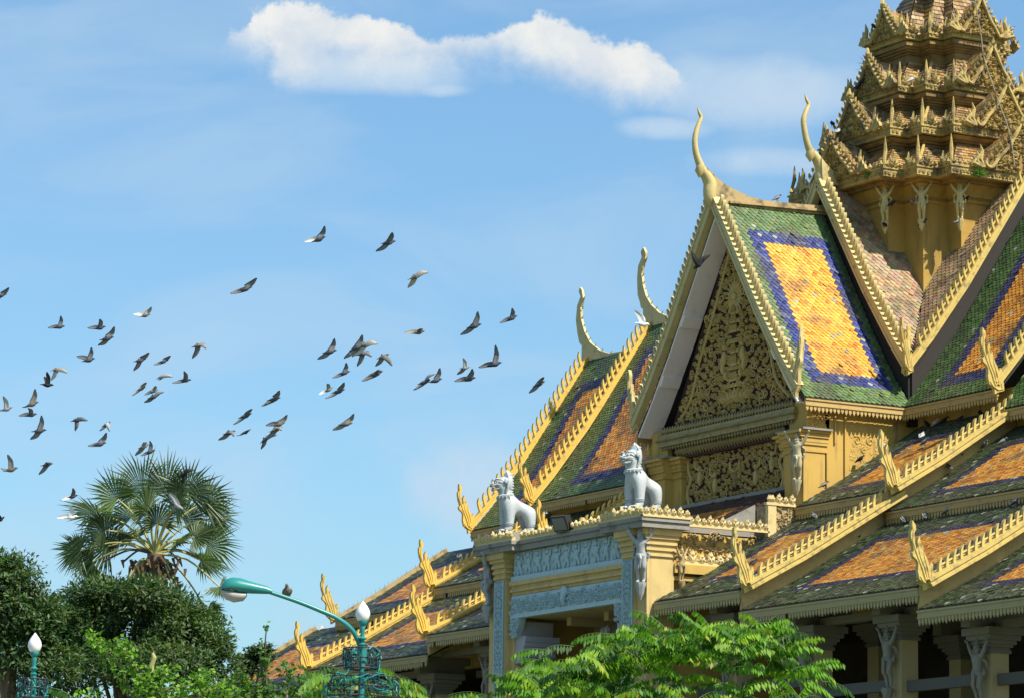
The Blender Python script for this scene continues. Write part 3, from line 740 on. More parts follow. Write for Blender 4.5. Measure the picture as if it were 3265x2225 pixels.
# flanking pillars of the gable storey
def gable_pillar(sx):
    mb = MB()
    def bx(x0, x1, y0, y1, z0, z1):
        a, b = sorted((x0 * sx, x1 * sx)); mb.box((a, y0, z0), (b, y1, z1))
    bx(2.75, 3.24, 5.78, 6.3, 12.5, 16.0); bx(3.24, 4.2, 5.5, 6.3, 12.5, 16.0)
    for k, (z0, z1, d) in enumerate(((16.0, 16.08, .05), (16.08, 16.2, .02), (16.2, 16.28, .08), (16.28, 16.42, .1), (16.42, 16.54, .16), (16.54, 16.62, .24))):
        bx(2.75 - d, 3.24, 5.78 - d, 6.3, z0, z1); bx(3.2, 4.2 + d * .6, 5.5 - d, 6.3 + d * .3, z0, z1)
    bx(3.3, 4.2, 5.62, 6.4, 16.62, 17.5)
    o = mb.build('gable_pillar', 'wall', PAV)
    m2 = MB(); a, b = sorted((3.0 * sx, 4.42 * sx)); m2.box((a, 5.34, 16.62), (b, 6.38, 16.68)); m2.build('ledge', 'slab', o)
    f = MB(); foliage(f, V(4.2 * sx, 6.0, 16.75), (0, 1, 0), (0, 0, 1), (sx, 0, 0), lambda x, y: abs(x) < .28 and 0 < y < .6, (-.28, .28, 0, .62), 0.15, 0.12, 3, mirror=False, h=0.03)
    f.build('relief_panel', 'wall', o)
    return o
GP = {sx: gable_pillar(sx) for sx in (1, -1)}

# ---------------------------------------------------------------- atlas figures: one body grown over a posed skeleton
def skin_mesh(name, verts, edges, radii, sub=2):
    me = bpy.data.meshes.new(name); me.from_pydata(verts, edges, [])
    o = bpy.data.objects.new(name, me)
    o.modifiers.new('Skin', 'SKIN')
    if not me.skin_vertices:
        me.attributes.new  # skin data is added with the modifier below
    return o
def make_skin(name, chains, sub=2):
    """chains: list of [(x,y,z,r), ...]; a chain whose first point repeats an earlier point is joined there"""
    bm = bmesh.new(); lay = bm.verts.layers.skin.new(); idx = {}
    first = True
    for ch in chains:
        prev = None
        for (x, y, z, r) in ch:
            key = (round(x, 4), round(y, 4), round(z, 4))
            v = idx.get(key)
            if v is None:
                v = bm.verts.new((x, y, z)); idx[key] = v; rr = r if hasattr(r, '__len__') else (r, r)
                v[lay].radius = rr
                if first: v[lay].use_root = True; first = False
            if prev is not None and bm.edges.get((prev, v)) is None: bm.edges.new((prev, v))
            prev = v
    me = bpy.data.meshes.new(name); bm.to_mesh(me); bm.free()
    o = bpy.data.objects.new(name + '_tmp', me); COL.objects.link(o)
    sk = o.modifiers.new('skin', 'SKIN'); sk.use_smooth_shade = True
    sb = o.modifiers.new('sub', 'SUBSURF'); sb.levels = sub; sb.render_levels = sub
    dg = bpy.context.evaluated_depsgraph_get(); ev = o.evaluated_get(dg)
    m2 = bpy.data.meshes.new_from_object(ev); m2.name = name
    bpy.data.objects.remove(o); bpy.data.meshes.remove(me)
    m2.polygons.foreach_set('use_smooth', [True] * len(m2.polygons))
    return m2
def atlas_mesh():
    # facing -Y, feet at z = 0, arms raised to carry the cornice, about 1.55 m to the hands
    ch = [[(0, 0, .78, .13), (0, -.02, .92, .12), (0, -.03, 1.08, .15), (0, -.02, 1.17, .12), (0, -.03, 1.24, .065), (0, -.05, 1.32, .1), (0, -.04, 1.4, .09), (0, -.02, 1.47, .05), (0, -.02, 1.6, .012)]]
    for s in (1, -1):
        ch.append([(0, 0, .78, .13), (.09 * s, 0, .72, .11), (.1 * s, -.07, .42, .085), (.095 * s, -.01, .36, .07), (.085 * s, .03, .1, .05), (.085 * s, -.01, .03, .045), (.09 * s, -.13, .015, .035)])
        ch.append([(0, -.02, 1.17, .12), (.16 * s, -.02, 1.17, .075), (.26 * s, -.02, 1.3, .06), (.33 * s, -.03, 1.42, .05), (.4 * s, -.02, 1.53, .035), (.43 * s, -.05, 1.58, .045), (.41 * s, -.1, 1.6, .03)])
    return make_skin('atlas_figure', ch)
ATL = atlas_mesh()
acc = MB()                                  # belt, sash ends, wings, collar, crown rings: cloth and ornament
acc.lathe((0, 0, .68), [(.15, 0), (.175, .05), (.17, .1), (.15, .14)], 12)
acc.tube([(0, -.14, .78), (.05, -.19, .66), (.02, -.17, .5), (.03, -.15, .42)], [.05, .055, .04, .02], 6)
for s in (1, -1):
    acc.tube([(.12 * s, .02, .74), (.22 * s, 0, .72), (.25 * s, 0, .8), (.21 * s, 0, .86)], [.05, .055, .04, .015], 6)
    acc.tube([(.13 * s, .05, 1.1), (.24 * s, .08, 1.0), (.22 * s, .09, .85)], [.05, .04, .01], 6)
acc.lathe((0, -.03, 1.2), [(.11, 0), (.12, .025), (.09, .05)], 12)
acc.lathe((0, -.035, 1.4), [(.1, 0), (.105, .02), (.085, .05), (.06, .06), (.05, .1), (.03, .12), (.012, .24)], 12)
acc.tube([(0, -.14, 1.31), (0, -.165, 1.29), (0, -.15, 1.265)], [.025, .03, .015], 6)
for s in (1, -1): acc.ell((.04 * s, -.135, 1.35), (.018, .012, .014), 6, 5); acc.ell((.105 * s, -.03, 1.33), (.02, .03, .045), 6, 5)
ACC = acc.build('ornament', 'figure', None, smooth=0.8); COL.objects.unlink(ACC)
ped_m = MB(); ped_m.lathe((0, -.03, 0), [(.02, -.5), (.05, -.42), (.11, -.3), (.13, -.16), (.17, -.08), (.17, 0)], 8)
PEDM = ped_m.build('pedestal', 'figure', None, smooth=0.5); COL.objects.unlink(PEDM)
def atlas(loc, rotz, s, mat, parent):
    o = bpy.data.objects.new('atlas_figure', ATL.copy()); COL.objects.link(o); o.data.materials.clear(); o.data.materials.append(M[mat])
    o.parent = parent; o.location = Vector(loc) - wloc(parent); o.rotation_euler = (0, 0, rotz); o.scale = (s, s, s)
    for src in (ACC, PEDM):
        c = src.copy(); c.data = src.data.copy(); c.data.materials.clear(); c.data.materials.append(M[mat]); COL.objects.link(c); c.parent = o; c.location = (0, 0, 0)
    return o
zA = lambda a, b, Y: onp(2050 + a / 3.873, 1200 + b / 3.873, (0, Y, 0), (0, 1, 0))
p = zA(1905, 1275, 5.33); atlas(p, math.radians(35), .88, 'goldfigure', GP[1])
atlas((-p.x, p.y, p.z), math.radians(-35), .88, 'goldfigure', GP[-1])

# ---------------------------------------------------------------- the balcony storey
def balcony_pillar(sx):
    mb = MB()
    def bx(x0, x1, y0, y1, z0, z1):
        a, b = sorted((x0 * sx, x1 * sx)); mb.box((a, y0, z0), (b, y1, z1))
    bx(3.33, 3.93, 0.02, 1.0, 0.0, 12.62); bx(3.93, 4.43, 0.12, 1.0, 0.0, 12.62); bx(3.15, 3.33, 0.26, 1.0, 0.0, 12.62)
    for (z0, z1, d) in ((12.62, 12.7, .05), (12.7, 12.78, .02), (12.78, 12.86, .07), (12.86, 12.94, .04), (12.94, 13.02, .1), (13.02, 13.1, .07), (13.1, 13.2, .14), (13.2, 13.38, .2)):
        bx(3.33 - d, 3.93 + d, 0.02 - d, 1.0, z0, z1); bx(3.9, 4.43 + d, 0.12 - d * .8, 0.95 + d, z0, z1)
    o = mb.build('balcony_pillar', 'pillar', PAV)
    st = MB(); a, b = sorted((3.36 * sx, 3.9 * sx)); st.box((a, -0.012, 6.0), (b, 0.018, 12.56))
    st.mat = 1
    foliage(st, V((a + b) / 2, -0.012, 8.6), E1, E2, E3, lambda x, y: 0 < x < .2 and 0 < y < 3.85, (0, .22, 0, 3.9), 0.1, 0.085, 31, h=0.03)
    for q in (a, b - .035): st.box((q, -0.035, 6.0), (q + .035, -0.01, 12.56))
    st.build('relief_strip', ['blueback', 'bluerelief'], o)
    return o
BP = {sx: balcony_pillar(sx) for sx in (1, -1)}
zB = lambda a, b, Y: onp(1500 + a / 2.905, 1600 + b / 2.905, (0, Y, 0), (0, 1, 0))
p = zB(1578, 745, -0.02); atlas(p, math.radians(40), 0.98, 'figure', BP[1])
atlas((-4.28, -0.02, p.z), math.radians(-50), 0.98, 'figure', BP[-1])
atlas((4.5, 1.2, 11.95), math.radians(110), 0.62, 'coping', BP[1])
# lintel with two carved friezes
ln = MB()
ln.box((-3.2, 0.24, 12.5), (3.2, 0.9, 13.38)); ln.box((-3.2, 0.3, 11.45), (3.2, 0.9, 12.5))
for (z0, z1, y0) in ((12.38, 12.5, .06), (12.28, 12.38, .14), (12.2, 12.28, .1), (12.1, 12.2, .18)):
    ln.box((-3.18, y0, z0), (3.18, .32, z1))
lint = ln.build('lintel', 'pillar', PAV)
bl = MB(); bl.box((-3.18, 0.12, 12.5), (3.18, 0.3, 12.66)); bl.box((-3.14, 0.2, 12.66), (3.14, 0.26, 13.36))
bl.mat = 1
n = 11
for i in range(n):                  # a row of dancing figures with raised arms
    x = -2.75 + 5.5 * i / (n - 1); f = 1 if i % 2 else -1; z0 = 12.68; y = 0.16
    bl.ell((x, y, z0 + .36), (.1, .06, .12), 8, 6); bl.ell((x + .02 * f, y - .01, z0 + .55), (.07, .06, .075), 8, 6)
    bl.tube([(x, y, z0 + .27), (x + .08 * f, y, z0 + .14), (x + .06 * f, y, z0 + .01)], [.06, .05, .035], 6)
    bl.tube([(x, y, z0 + .27), (x - .1 * f, y, z0 + .15), (x - .16 * f, y, z0 + .02)], [.06, .05, .035], 6)
    bl.tube([(x, y, z0 + .43), (x + .13 * f, y, z0 + .45), (x + .17 * f, y, z0 + .62)], [.045, .04, .03], 6)
    bl.tube([(x, y, z0 + .43), (x - .14 * f, y, z0 + .4), (x - .11 * f, y, z0 + .58)], [.045, .04, .03], 6)
foliage(bl, V(0, 0.2, 12.68), E1, E2, E3, lambda x, y: True, (0, 3.05, 0.04, 0.66), 0.21, 0.1, 37, h=0.035)
bl.build('figure_frieze', ['bluerelief', 'bluerelief'], lint)
bl = MB(); bl.box((-3.16, 0.14, 11.55), (3.16, 0.3, 12.08)); bl.box((-3.16, 0.1, 11.42), (3.16, 0.32, 11.55))
bl.mat = 1
foliage(bl, V(0, 0.14, 11.58), E1, E2, E3, lambda x, y: y < 0.42 - 0.1 * abs(math.sin(x * 3)), (0, 3.1, 0.02, 0.46), 0.13, 0.115, 41, h=0.07)
bl.ell((0, 0.08, 11.98), (.16, .1, .16), 10, 7); bl.tube([(0, .06, 11.95), (0.02, .02, 11.75), (0, .06, 11.6)], [.1, .08, .05], 7)
for sx in (1, -1):                  # carved spandrel over each corbel
    P = [V(3.16 * sx, .14, 11.45), V(2.62 * sx, .14, 11.45), V(2.72 * sx, .14, 11.2), V(2.9 * sx, .14, 10.95), V(3.0 * sx, .14, 10.85), V(3.16 * sx, .14, 10.85)]
    bl.mat = 0; bl.prism(P, (0, .2, 0)); bl.mat = 1
    foliage(bl, V(2.95 * sx, .14, 10.9), E1, E2, E3, lambda x, y: abs(x) < .2 and 0 < y < .5, (-.2, .2, 0, .5), 0.12, 0.1, 43, mirror=False, h=0.05)
bl.build('foliage_frieze', ['bluerelief', 'bluerelief'], lint)
for sx in (1, -1):                  # lavender corbel and shelf inside the opening
    cb = MB()
    for (z0, z1, w_) in ((10.9, 11.35, .32), (10.74, 10.9, .62), (10.6, 10.74, .58), (10.46, 10.6, .52), (10.3, 10.46, .44), (10.12, 10.3, .36)):
        a, b = sorted((3.2 * sx, (3.2 - w_) * sx)); cb.box((a, 0.3, z0), (b, 1.35 + w_ * .2, z1))
    cb.build('corbel', 'lavender', BP[sx])
rb = MB(); rb.box((-3.15, 0.55, 9.75), (3.15, 0.8, 9.95)); rb.box((-3.15, 0.5, 9.95), (3.15, 0.85, 10.02)); rb.box((-3.15, 0.45, 5.0), (3.15, 0.9, 8.6)); rb.build('balcony_rail', 'lavender', PAV)
# slab with broken-forward corners
sb = MB()
def slab_ring(z0, z1, d):
    for sx in (1, -1):
        a, b = sorted((2.5 * sx, (4.76 + d) * sx)); sb.box((a - (d if sx > 0 else 0), -0.24 - d, z0), (b + (d if sx < 0 else 0), 1.3 + d, z1))
    sb.box((-2.5 + .002, 0.02 - d, z0 + .003), (2.5 - .002, 1.3, z1 - .003))
slab_ring(13.38, 13.55, 0.0); slab_ring(13.55, 13.66, 0.05)
sb.box((-4.2, 1.25, 13.36), (4.2, 5.4, 13.6))
slabo = sb.build('balcony_slab', 'slab', PAV)
# crest of gilt acroteria along the edges
def crest(mb, A, B, on, big=0.2, w=0.21, skip=()):
    A = Vector(A); B = Vector(B); on = Vector(on); d = B - A; L = d.length; d.normalize(); z = V(0, 0, 1)
    n = max(2, int(round(L / w))); g = L / n
    mb.obox(A - on * .1, d * L, on * .14, z * .05); mb.obox(A + z * .05 - on * .1, d * L, on * .11, z * .05)
    for i in range(n):
        c = A + d * (g * (i + .5)) + z * .09; h = big * (1.0 if i % 2 else 0.72) * random.uniform(.93, 1.07); ww = g * .5
        mb.ell(c + z * h * .3, (ww if abs(d.x) > .5 else .05, ww if abs(d.y) > .5 else .05, h * .42), 8, 5)
        mb.ell(c + z * h * .85, (ww * .6 if abs(d.x) > .5 else .045, ww * .6 if abs(d.y) > .5 else .045, h * .34), 7, 5)
        for q in (-1, 1):
            leaf3(mb, c + z * .02, d, z, on, math.pi / 2 - q * .6, h * .9, ww * .45, .04, .04)
        leaf3(mb, c + z * h * .4, d, z, on, math.pi / 2, h * .95, ww * .5, .05, .04)
cr = MB()
for sx in (1, -1):
    a, b = sorted((2.5 * sx, 4.8 * sx))
    crest(cr, (a, -0.22, 13.66), (b, -0.22, 13.66), (0, -1, 0))
    crest(cr, (4.8 * sx, -0.26, 13.66), (4.8 * sx, 1.3, 13.66), (sx, 0, 0))
crest(cr, (-2.5, 0.04, 13.66), (2.5, 0.04, 13.66), (0, -1, 0), big=.17)
crest(cr, (4.6, 1.35, 13.5), (4.6, 4.05, 13.5), (1, 0, 0)); crest(cr, (-4.6, 1.35, 13.5), (-4.6, 4.05, 13.5), (-1, 0, 0))
for sx in (1, -1):
    a, b = sorted((4.5 * sx, 4.64 * sx)); cr.box((a, 4.0, 13.4), (b, 4.28, 14.34)); cr.box((a, 4.0 - .06, 14.3), (b + .02, 4.34, 14.38))
    crest(cr, (4.6 * sx, 4.05, 14.3), (4.6 * sx, 4.95, 14.3), (sx, 0, 0))
    for k in range(4): leaf3(cr, V(4.62 * sx, 4.02 + .05 * k, 14.38), V(0, 1, 0), E2, V(sx, 0, 0), math.pi / 2, .22, .06, .05)
cr.build('acroteria_crest', 'crown', slabo, smooth=0.6)
# plinths for the lions
for sx in (1, -1):
    pm = MB(); pm.box((3.02 if sx > 0 else -3.88, -0.15, 13.66), (3.95 if sx > 0 else -3.02, 1.25, 14.0)); pm.build('statue_plinth', 'slab', slabo)
# side of the balcony storey: dark carved panel, shelf, lower wall
for sx in (1, -1):
    mb = MB(); a, b = sorted((3.6 * sx, 4.2 * sx)); mb.box((a, 0.9, 8.5), (b, 5.5, 13.4))
    a, b = sorted((4.1 * sx, 4.5 * sx)); mb.box((a, 1.0, 12.2), (b, 4.2, 12.45)); mb.box((a, 1.0, 12.0), (b - .1 * sx if sx > 0 else b, 3.6, 12.12))
    o = mb.build('porch_wall', 'wall', PAV)
    f = MB()
    foliage(f, V(4.2 * sx, 2.6, 12.62), (0, 1, 0), (0, 0, 1), (sx, 0, 0), lambda x, y: True, (-1.4, 1.45, 0.05, .72), 0.2, 0.16, 53, mirror=False, h=0.06)
    f.build('relief_panel', 'coping', o)
    f = MB(); crest(f, (4.42 * sx, 1.15, 12.45), (4.42 * sx, 3.6, 12.45), (sx, 0, 0), big=.26, w=.3); f.build('acroteria_crest', 'crown', o, smooth=.6)
# low roof from the carved panel down to the balcony crest
A = (-3.2, 2.3, 13.33); pr = [(0, 0, 0), (0, 3.3, 1.65)]
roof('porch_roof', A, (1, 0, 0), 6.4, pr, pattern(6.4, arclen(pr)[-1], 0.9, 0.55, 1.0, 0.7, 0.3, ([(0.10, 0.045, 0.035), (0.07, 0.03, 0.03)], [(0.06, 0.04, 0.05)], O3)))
for sx in (1, -1):
    vg = MB(); vg.prism([V(3.2 * sx, 2.5, 13.4), V(3.2 * sx, 2.5, 13.5), V(3.2 * sx, 4.45, 14.46), V(3.2 * sx, 4.45, 13.5)], (0.1 * sx, 0, 0)); vg.build('verge_wall', 'slab', PAV)
    a, b = sorted((3.9 * sx, 4.56 * sx)); vg = MB(); vg.box((a, 4.1, 13.2), (b, 5.5, 14.3)); o = vg.build('parapet_block', 'coping', PAV)
    f = MB(); foliage(f, V(4.56 * sx, 4.6, 13.45), (0, 1, 0), (0, 0, 1), (sx, 0, 0), lambda x, y: True, (-.4, .4, 0.05, .75), 0.16, 0.13, 57, mirror=False, h=0.04); f.build('relief_panel', 'coping', o)
# balcony ceiling with hanging lantern brackets
ce_ = MB(); ce_.box((-3.2, 0.9, 11.45), (3.2, 5.6, 11.6)); 
for x in (-1.9, 0.2, 2.2): ce_.box((x, 1.3, 11.2), (x + .25, 5.5, 11.45))
ce_.box((-3.2, 3.0, 11.05), (3.2, 3.25, 11.45)); ceil = ce_.build('balcony_ceiling', 'column', PAV)
lm = MB(); lm.tube([(-0.2, 2.0, 11.45), (-0.2, 2.0, 11.15)], .03, 6); lm.lathe((-0.2, 2.0, 10.8), [(.05, 0), (.2, .06), (.26, .2), (.16, .3), (.05, .36)], 10)
for k in range(5): lm.ell((-0.2 + .42 * math.cos(k * 1.26), 2.0 + .42 * math.sin(k * 1.26), 10.95), (.12, .12, .16), 8, 6)
for k in range(5): lm.tube([(-0.2, 2, 10.9), (-0.2 + .42 * math.cos(k * 1.26), 2 + .42 * math.sin(k * 1.26), 10.82)], .02, 5)
lm.build('chandelier', 'lens', ceil, smooth=.7)

# ---------------------------------------------------------------- lower roofs of the wings: two tiers, three sections each
PENT_T = [(4.6, 9.0, 14.3), (9.0, 16.85, 13.74), (16.85, 24.1, 13.2)]
PENT_R = [(4.45, 8.75, 11.35), (8.75, 16.75, 10.77), (16.75, 26.6, 10.2)]
def pent(sx, tier):
    up = tier == 'T'; Y0 = 4.95 if up else 0.35; D = 4.42 if up else 5.1; slope = 0.61 if up else 0.56
    for i, (xa, xb, ze) in enumerate(PENT_T if up else PENT_R):
        L = xb - xa - .02; A = ((xa if sx > 0 else -xb), Y0, ze)
        pr = [(0, 0, 0), (0, D * .35, D * slope * .32), (0, D, D * slope)]; S = arclen(pr)[-1]
        gl, gr = (0.85, 0.7) if i == 0 else (1.0, 0.9)
        if sx < 0: gl, gr = gr, gl
        gb, gt = (0.72, 1.1) if up else (0.98, 1.5)
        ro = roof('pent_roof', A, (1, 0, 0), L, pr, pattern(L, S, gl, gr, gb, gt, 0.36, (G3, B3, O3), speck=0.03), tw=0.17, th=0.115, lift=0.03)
        fm_ = MB(); p, q = A[0], A[0] + L + .02
        fascia(fm_, (p, Y0 + .04, ze - .03), (q, Y0 + .04, ze - .03), 0.2, tooth=.19); fm_.build('eave_fascia', 'palefascia' if not up else 'fascia', ro)
        # verge: boarded end wall, coping board with crockets, serpent at its foot
        xe = xb * sx; last = (i == 2)
        lowv = 0.62
        vw = MB(); pts = [V(xe, Y0 + .05, ze), V(xe, Y0 + D * .35, ze + D * slope * .32), V(xe, Y0 + D, ze + D * slope)]
        vw.prism([v - V(.06, 0, 0) for v in pts + [v - V(0, 0, lowv) for v in pts[::-1]]], (.12, 0, 0)); vw.build('verge_board', 'fascia', ro)
        rk = MB(); mat = 'gold' if sx > 0 else 'goldbright'
        if not (last and sx < 0):
            e = V(0, -slope, 1).normalized()
            rake(rk, [v + V(.24 * sx, 0, .04) for v in pts], (1, 0, 0), e, h0=-.06, h1=.1, t=.5, spacing=.25, fw=.095, fh=.34, fin_up=(0, -0.04, 1), ft=.11, start=.5, end=.05)
        else:
            e = V(0, -slope, 1).normalized(); o_ = [v + e * .14 for v in pts] + [v - e * .02 for v in pts[::-1]]
            rk.prism([v - V(.1, 0, 0) for v in o_], (.2, 0, 0)); mat = 'coping'
            for k in range(26):
                q = pts[0].lerp(pts[2], k / 25) + e * .12; rk.tube([q, q + V(0, 0, .12)], [.012, .004], 4)
        rk.build('bargeboard', mat, ro, smooth=.5)
        if not (last and sx < 0 and not up):
            put_naga((xe + .3 * sx, Y0 - .02, ze - .12), (0, 1, 0), (1, 0, 0), 1.0 if up else .97, mat if mat != 'coping' else 'gold', ro)
        # small tile roof seat where the verge meets the eave
        en = MB(); fascia(en, (xe, Y0 + .04, ze - .03 - (0.0)), (xe, Y0 + .5, ze - .03), .2, outn=(sx, 0, 0)); en.build('eave_return', 'palefascia', ro)
for sx in (1, -1):
    for tier in ('T', 'R'): pent(sx, tier)
mw = MB()
for sx in (1, -1):
    a, b = sorted((4.0 * sx, 23.9 * sx)); mw.box((a, 5.45, 11.0), (b, 5.7, 13.2)); a, b = sorted((4.0 * sx, 16.8 * sx)); mw.box((a, 5.447, 13.2), (b, 5.703, 13.75)); a, b = sorted((4.0 * sx, 9 * sx)); mw.box((a, 5.45, 13.75), (b, 5.7, 14.4))
mw.build('clerestory_wall', 'wall', PAV)
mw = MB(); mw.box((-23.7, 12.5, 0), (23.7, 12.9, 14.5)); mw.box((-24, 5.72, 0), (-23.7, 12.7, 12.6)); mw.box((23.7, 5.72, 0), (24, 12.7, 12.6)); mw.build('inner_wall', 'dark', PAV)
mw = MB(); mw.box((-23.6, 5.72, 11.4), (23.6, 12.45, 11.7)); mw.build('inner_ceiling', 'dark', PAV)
# terrace wall below the colonnade
tw_ = MB(); tw_.box((-24.5, 0.6, 0), (24.5, 1.0, 5.6)); tw_.build('terrace_wall', 'pillar', PAV)
fl = MB(); fl.box((-24.5, 1.0, 5.2), (24.5, 12.5, 5.4)); fl.build('terrace_floor', 'slab', PAV)
# colonnade
def column(x, sx, zt, figure=True, back=False):
    y0 = 1.5 if not back else 6.2
    mb = MB(); hw = .26
    mb.box((x - hw, y0, 5.4), (x + hw, y0 + .52, zt - .62))
    for (z0, z1, d) in ((zt - .62, zt - .54, .05), (zt - .54, zt - .47, .02), (zt - .47, zt - .4, .08), (zt - .4, zt - .3, .14), (zt - .3, zt - .18, .22), (zt - .18, zt, .3)):
        mb.mat = 1; mb.box((x - hw - d, y0 - d, z0), (x + hw + d, y0 + .52 + d, z1))
    mb.box((x - .18, y0 - .6, zt), (x + .18, y0 + 1.0, zt + .32)); mb.box((x - .22, y0 - .95, zt + .32), (x + .22, y0 + 1.2, zt + .55))
    o = mb.build('column', ['column', 'greybeam'], PAV)
    if figure: atlas((x - .02, y0 - .2, zt - 1.85), 0.0, .98, 'shadefigure', o)
    return o
for sx in (1, -1):
    for (x, zt) in ((6.6, 10.9), (10.4, 10.3), (14.2, 10.3), (17.95, 9.72), (21.6, 9.72)):
        c = column(x * sx, sx, zt)
        column(x * sx, sx, zt, False, True)
for sx in (1, -1):
    xs = [(4.4, 8.95), (6.6, 8.95), (10.4, 8.95), (14.2, 8.62), (17.95, 8.55), (21.6, 8.5), (24.2, 8.5)]
    for (p, q) in zip(xs[:-1], xs[1:]):
        bm_ = MB(); a, b = sorted(((p[0] + .27) * sx, (q[0] - .27) * sx)); bm_.box((a, 1.66, q[1] - .18), (b, 1.86, q[1] + .1))
        bm_.build('tie_beam', 'shadebeam', PAV); bm_ = MB()
        bm_.box((a, 1.6, 10.8 - (.5 if p[0] > 8 else 0) - (.6 if p[0] > 16 else 0)), (b, 1.85, 11.0 - (.5 if p[0] > 8 else 0) - (.6 if p[0] > 16 else 0))); bm_.build('eave_beam', 'greybeam', PAV)
rl_ = MB()
for sx in (1, -1):
    a, b = sorted((4.5 * sx, 24 * sx)); rl_.box((a, 8.0, 7.1), (b, 8.1, 7.25)); rl_.box((a, 8.0, 5.4), (b, 8.08, 6.9))
    for k in range(80):
        x = sx * (4.6 + k * .24); rl_.tube([(x, 8.05, 7.2), (x, 8.05, 7.42)], [.02, .005], 4)
rl_.build('inner_screen', 'soffit', PAV)

# ---------------------------------------------------------------- the tiered spire over the crossing
TW = empty('spire_tower', (0, YC, 20), None, None); hang(TW, PAV)
def plan(r, c1, c2, d=0.0):
    q = [(c1 + d, -(r + d)), (c1 + d, -(c2 + d)), (c2 + d, -(c2 + d)), (c2 + d, -(c1 + d)), (r + d, -(c1 + d))]
    out = []
    for k in range(4):
        for (x, y) in q:
            for _ in range(k): x, y = -y, x
            out.append((x, y + YC))
    # order: each quarter runs front face corner -> side face corner
    return out
def loft(mb, P, prof):
    """P = (r, c1, c2); prof = [(offset, z), ...] swept round the redented plan"""
    rings = [[V(x, y, z) for x, y in plan(*P, d)] for d, z in prof]; n = len(rings[0])
    vs = [v for r in rings for v in r]
    fs = [(i * n + j, i * n + (j + 1) % n, (i + 1) * n + (j + 1) % n, (i + 1) * n + j) for i in range(len(rings) - 1) for j in range(n)]
    mb.add(vs, fs)
    mb.add(rings[-1], [list(range(n))]); mb.add(rings[0], [list(range(n))[::-1]])
def faces_of(P, d=0.0):
    pts = plan(*P, d); n = len(pts)
    for j in range(n):
        a, b = pts[j], pts[(j + 1) % n]
        e = V(b[0] - a[0], b[1] - a[1], 0); L = e.length
        if L > 0.05: yield V(a[0], a[1], 0), e.normalized(), L, e.normalized().cross(V(0, 0, 1))
TIERS = [  # r, c1, c2, z of band bottom, z of tile foot, next wall offset in, tile top z
    (3.95, 2.5, 3.25, 24.80, 25.12, 26.02),
    (3.24, 1.88, 2.6, 26.28, 26.58, 27.42),
    (2.55, 1.34, 2.0, 27.84, 28.06, 29.06),
    (1.98, 0.96, 1.46, 29.66, 29.86, 31.3),
    (1.50, 0.70, 1.10, 32.1, 32.3, 33.3),
    (1.12, 0.5, 0.82, 33.9, 34.06, 34.9)]
def tower_gable(mb, tl, rlf, k, r, hw, z0, H, seed):
    """carved gable on one face: frame, flames, carving; little tiled roof running back"""
    rot = Matrix.Rotation(k * math.pi / 2, 4, 'Z')
    ex = (rot @ V(1, 0, 0)); en = (rot @ V(0, -1, 0)); ez = V(0, 0, 1); O = V(0, YC, z0) + en * (r + 0.12)
    q = lambda x, z, d=0.0: O + ex * x + ez * z + en * d
    mb.prism([q(-hw, 0, -.1), q(hw, 0, -.1), q(0, H, -.1)], en * .1)
    for sx in (1, -1):
        pth = smoothpath([(*q(hw * 1.0 * sx, .2 * H, .06), .03), (*q(hw * 1.02 * sx, .07 * H, .07), .055), (*q(hw * .86 * sx, .04 * H, .07), .06), (*q(hw * .66 * sx, .26 * H, .07), .055), (*q(hw * .4 * sx, .5 * H, .07), .055), (*q(hw * .14 * sx, .86 * H, .07), .065), (*q(0, 1.08 * H, .07), .03)], 4)
        rlf.tube([V(*p[:3]) for p in pth], [p[3] for p in pth], 6)
        n = 8
        for i in range(n):          # flames along the rake
            t = (i + .6) / n; p = q(hw * 1.04 * sx * (1 - t), H * t * 1.02, .02)
            leaf3(rlf, p, ex, ez, en, math.pi / 2 - sx * .45, .24 * (0.6 + hw * .35), .055, .05, .05)
        # serpent crest at the foot
        p = q(hw * 1.12 * sx, 0, .05)
        for m, (dx, hh) in enumerate(((.0, .72), (.14, .5), (.26, .32))):
            rlf.tube([p + ex * sx * dx * .2, p + ex * sx * (.1 + dx) + ez * hh * .35, p + ex * sx * (.02 + dx) + ez * hh * .7, p + ex * sx * (.09 + dx) + ez * hh], [.1, .085, .06, .01], 6, flat=.7)
    leaf3(rlf, q(0, H, .04), ex, ez, en, math.pi / 2, .34, .07, .08, .06)
    foliage(rlf, q(0, .04, 0.0), ex, ez, en, lambda x, y: y > .03 and x < (H - y) / H * hw * .86, (0, hw, 0, H), 0.15, 0.135, seed, h=0.06)
    # little roof behind
    for sx in (1, -1):
        A = q(hw * 1.05 * sx, -.02, -.1); a = -en
        pr = [V(0, 0, 0), -ex * sx * hw * 1.05 + ez * H * .98]
        tiles(tl, A, a, min(r * .55, 1.7), pr, lambda x, t: tuple(c * random.uniform(.75, 1.15) for c in random.choice(TP)), 0.17, 0.15, lift=.025)
        tl.prism([A, A + a * min(r * .55, 1.7), A + pr[1] + a * min(r * .55, 1.7), A + pr[1]], -ez * .05 - ex * sx * .03, (0.04, 0.03, 0.025))
TP = [(0.40, 0.22, 0.07), (0.42, 0.27, 0.13), (0.30, 0.17, 0.07), (0.44, 0.31, 0.17), (0.42, 0.25, 0.06), (0.2, 0.12, 0.06)]
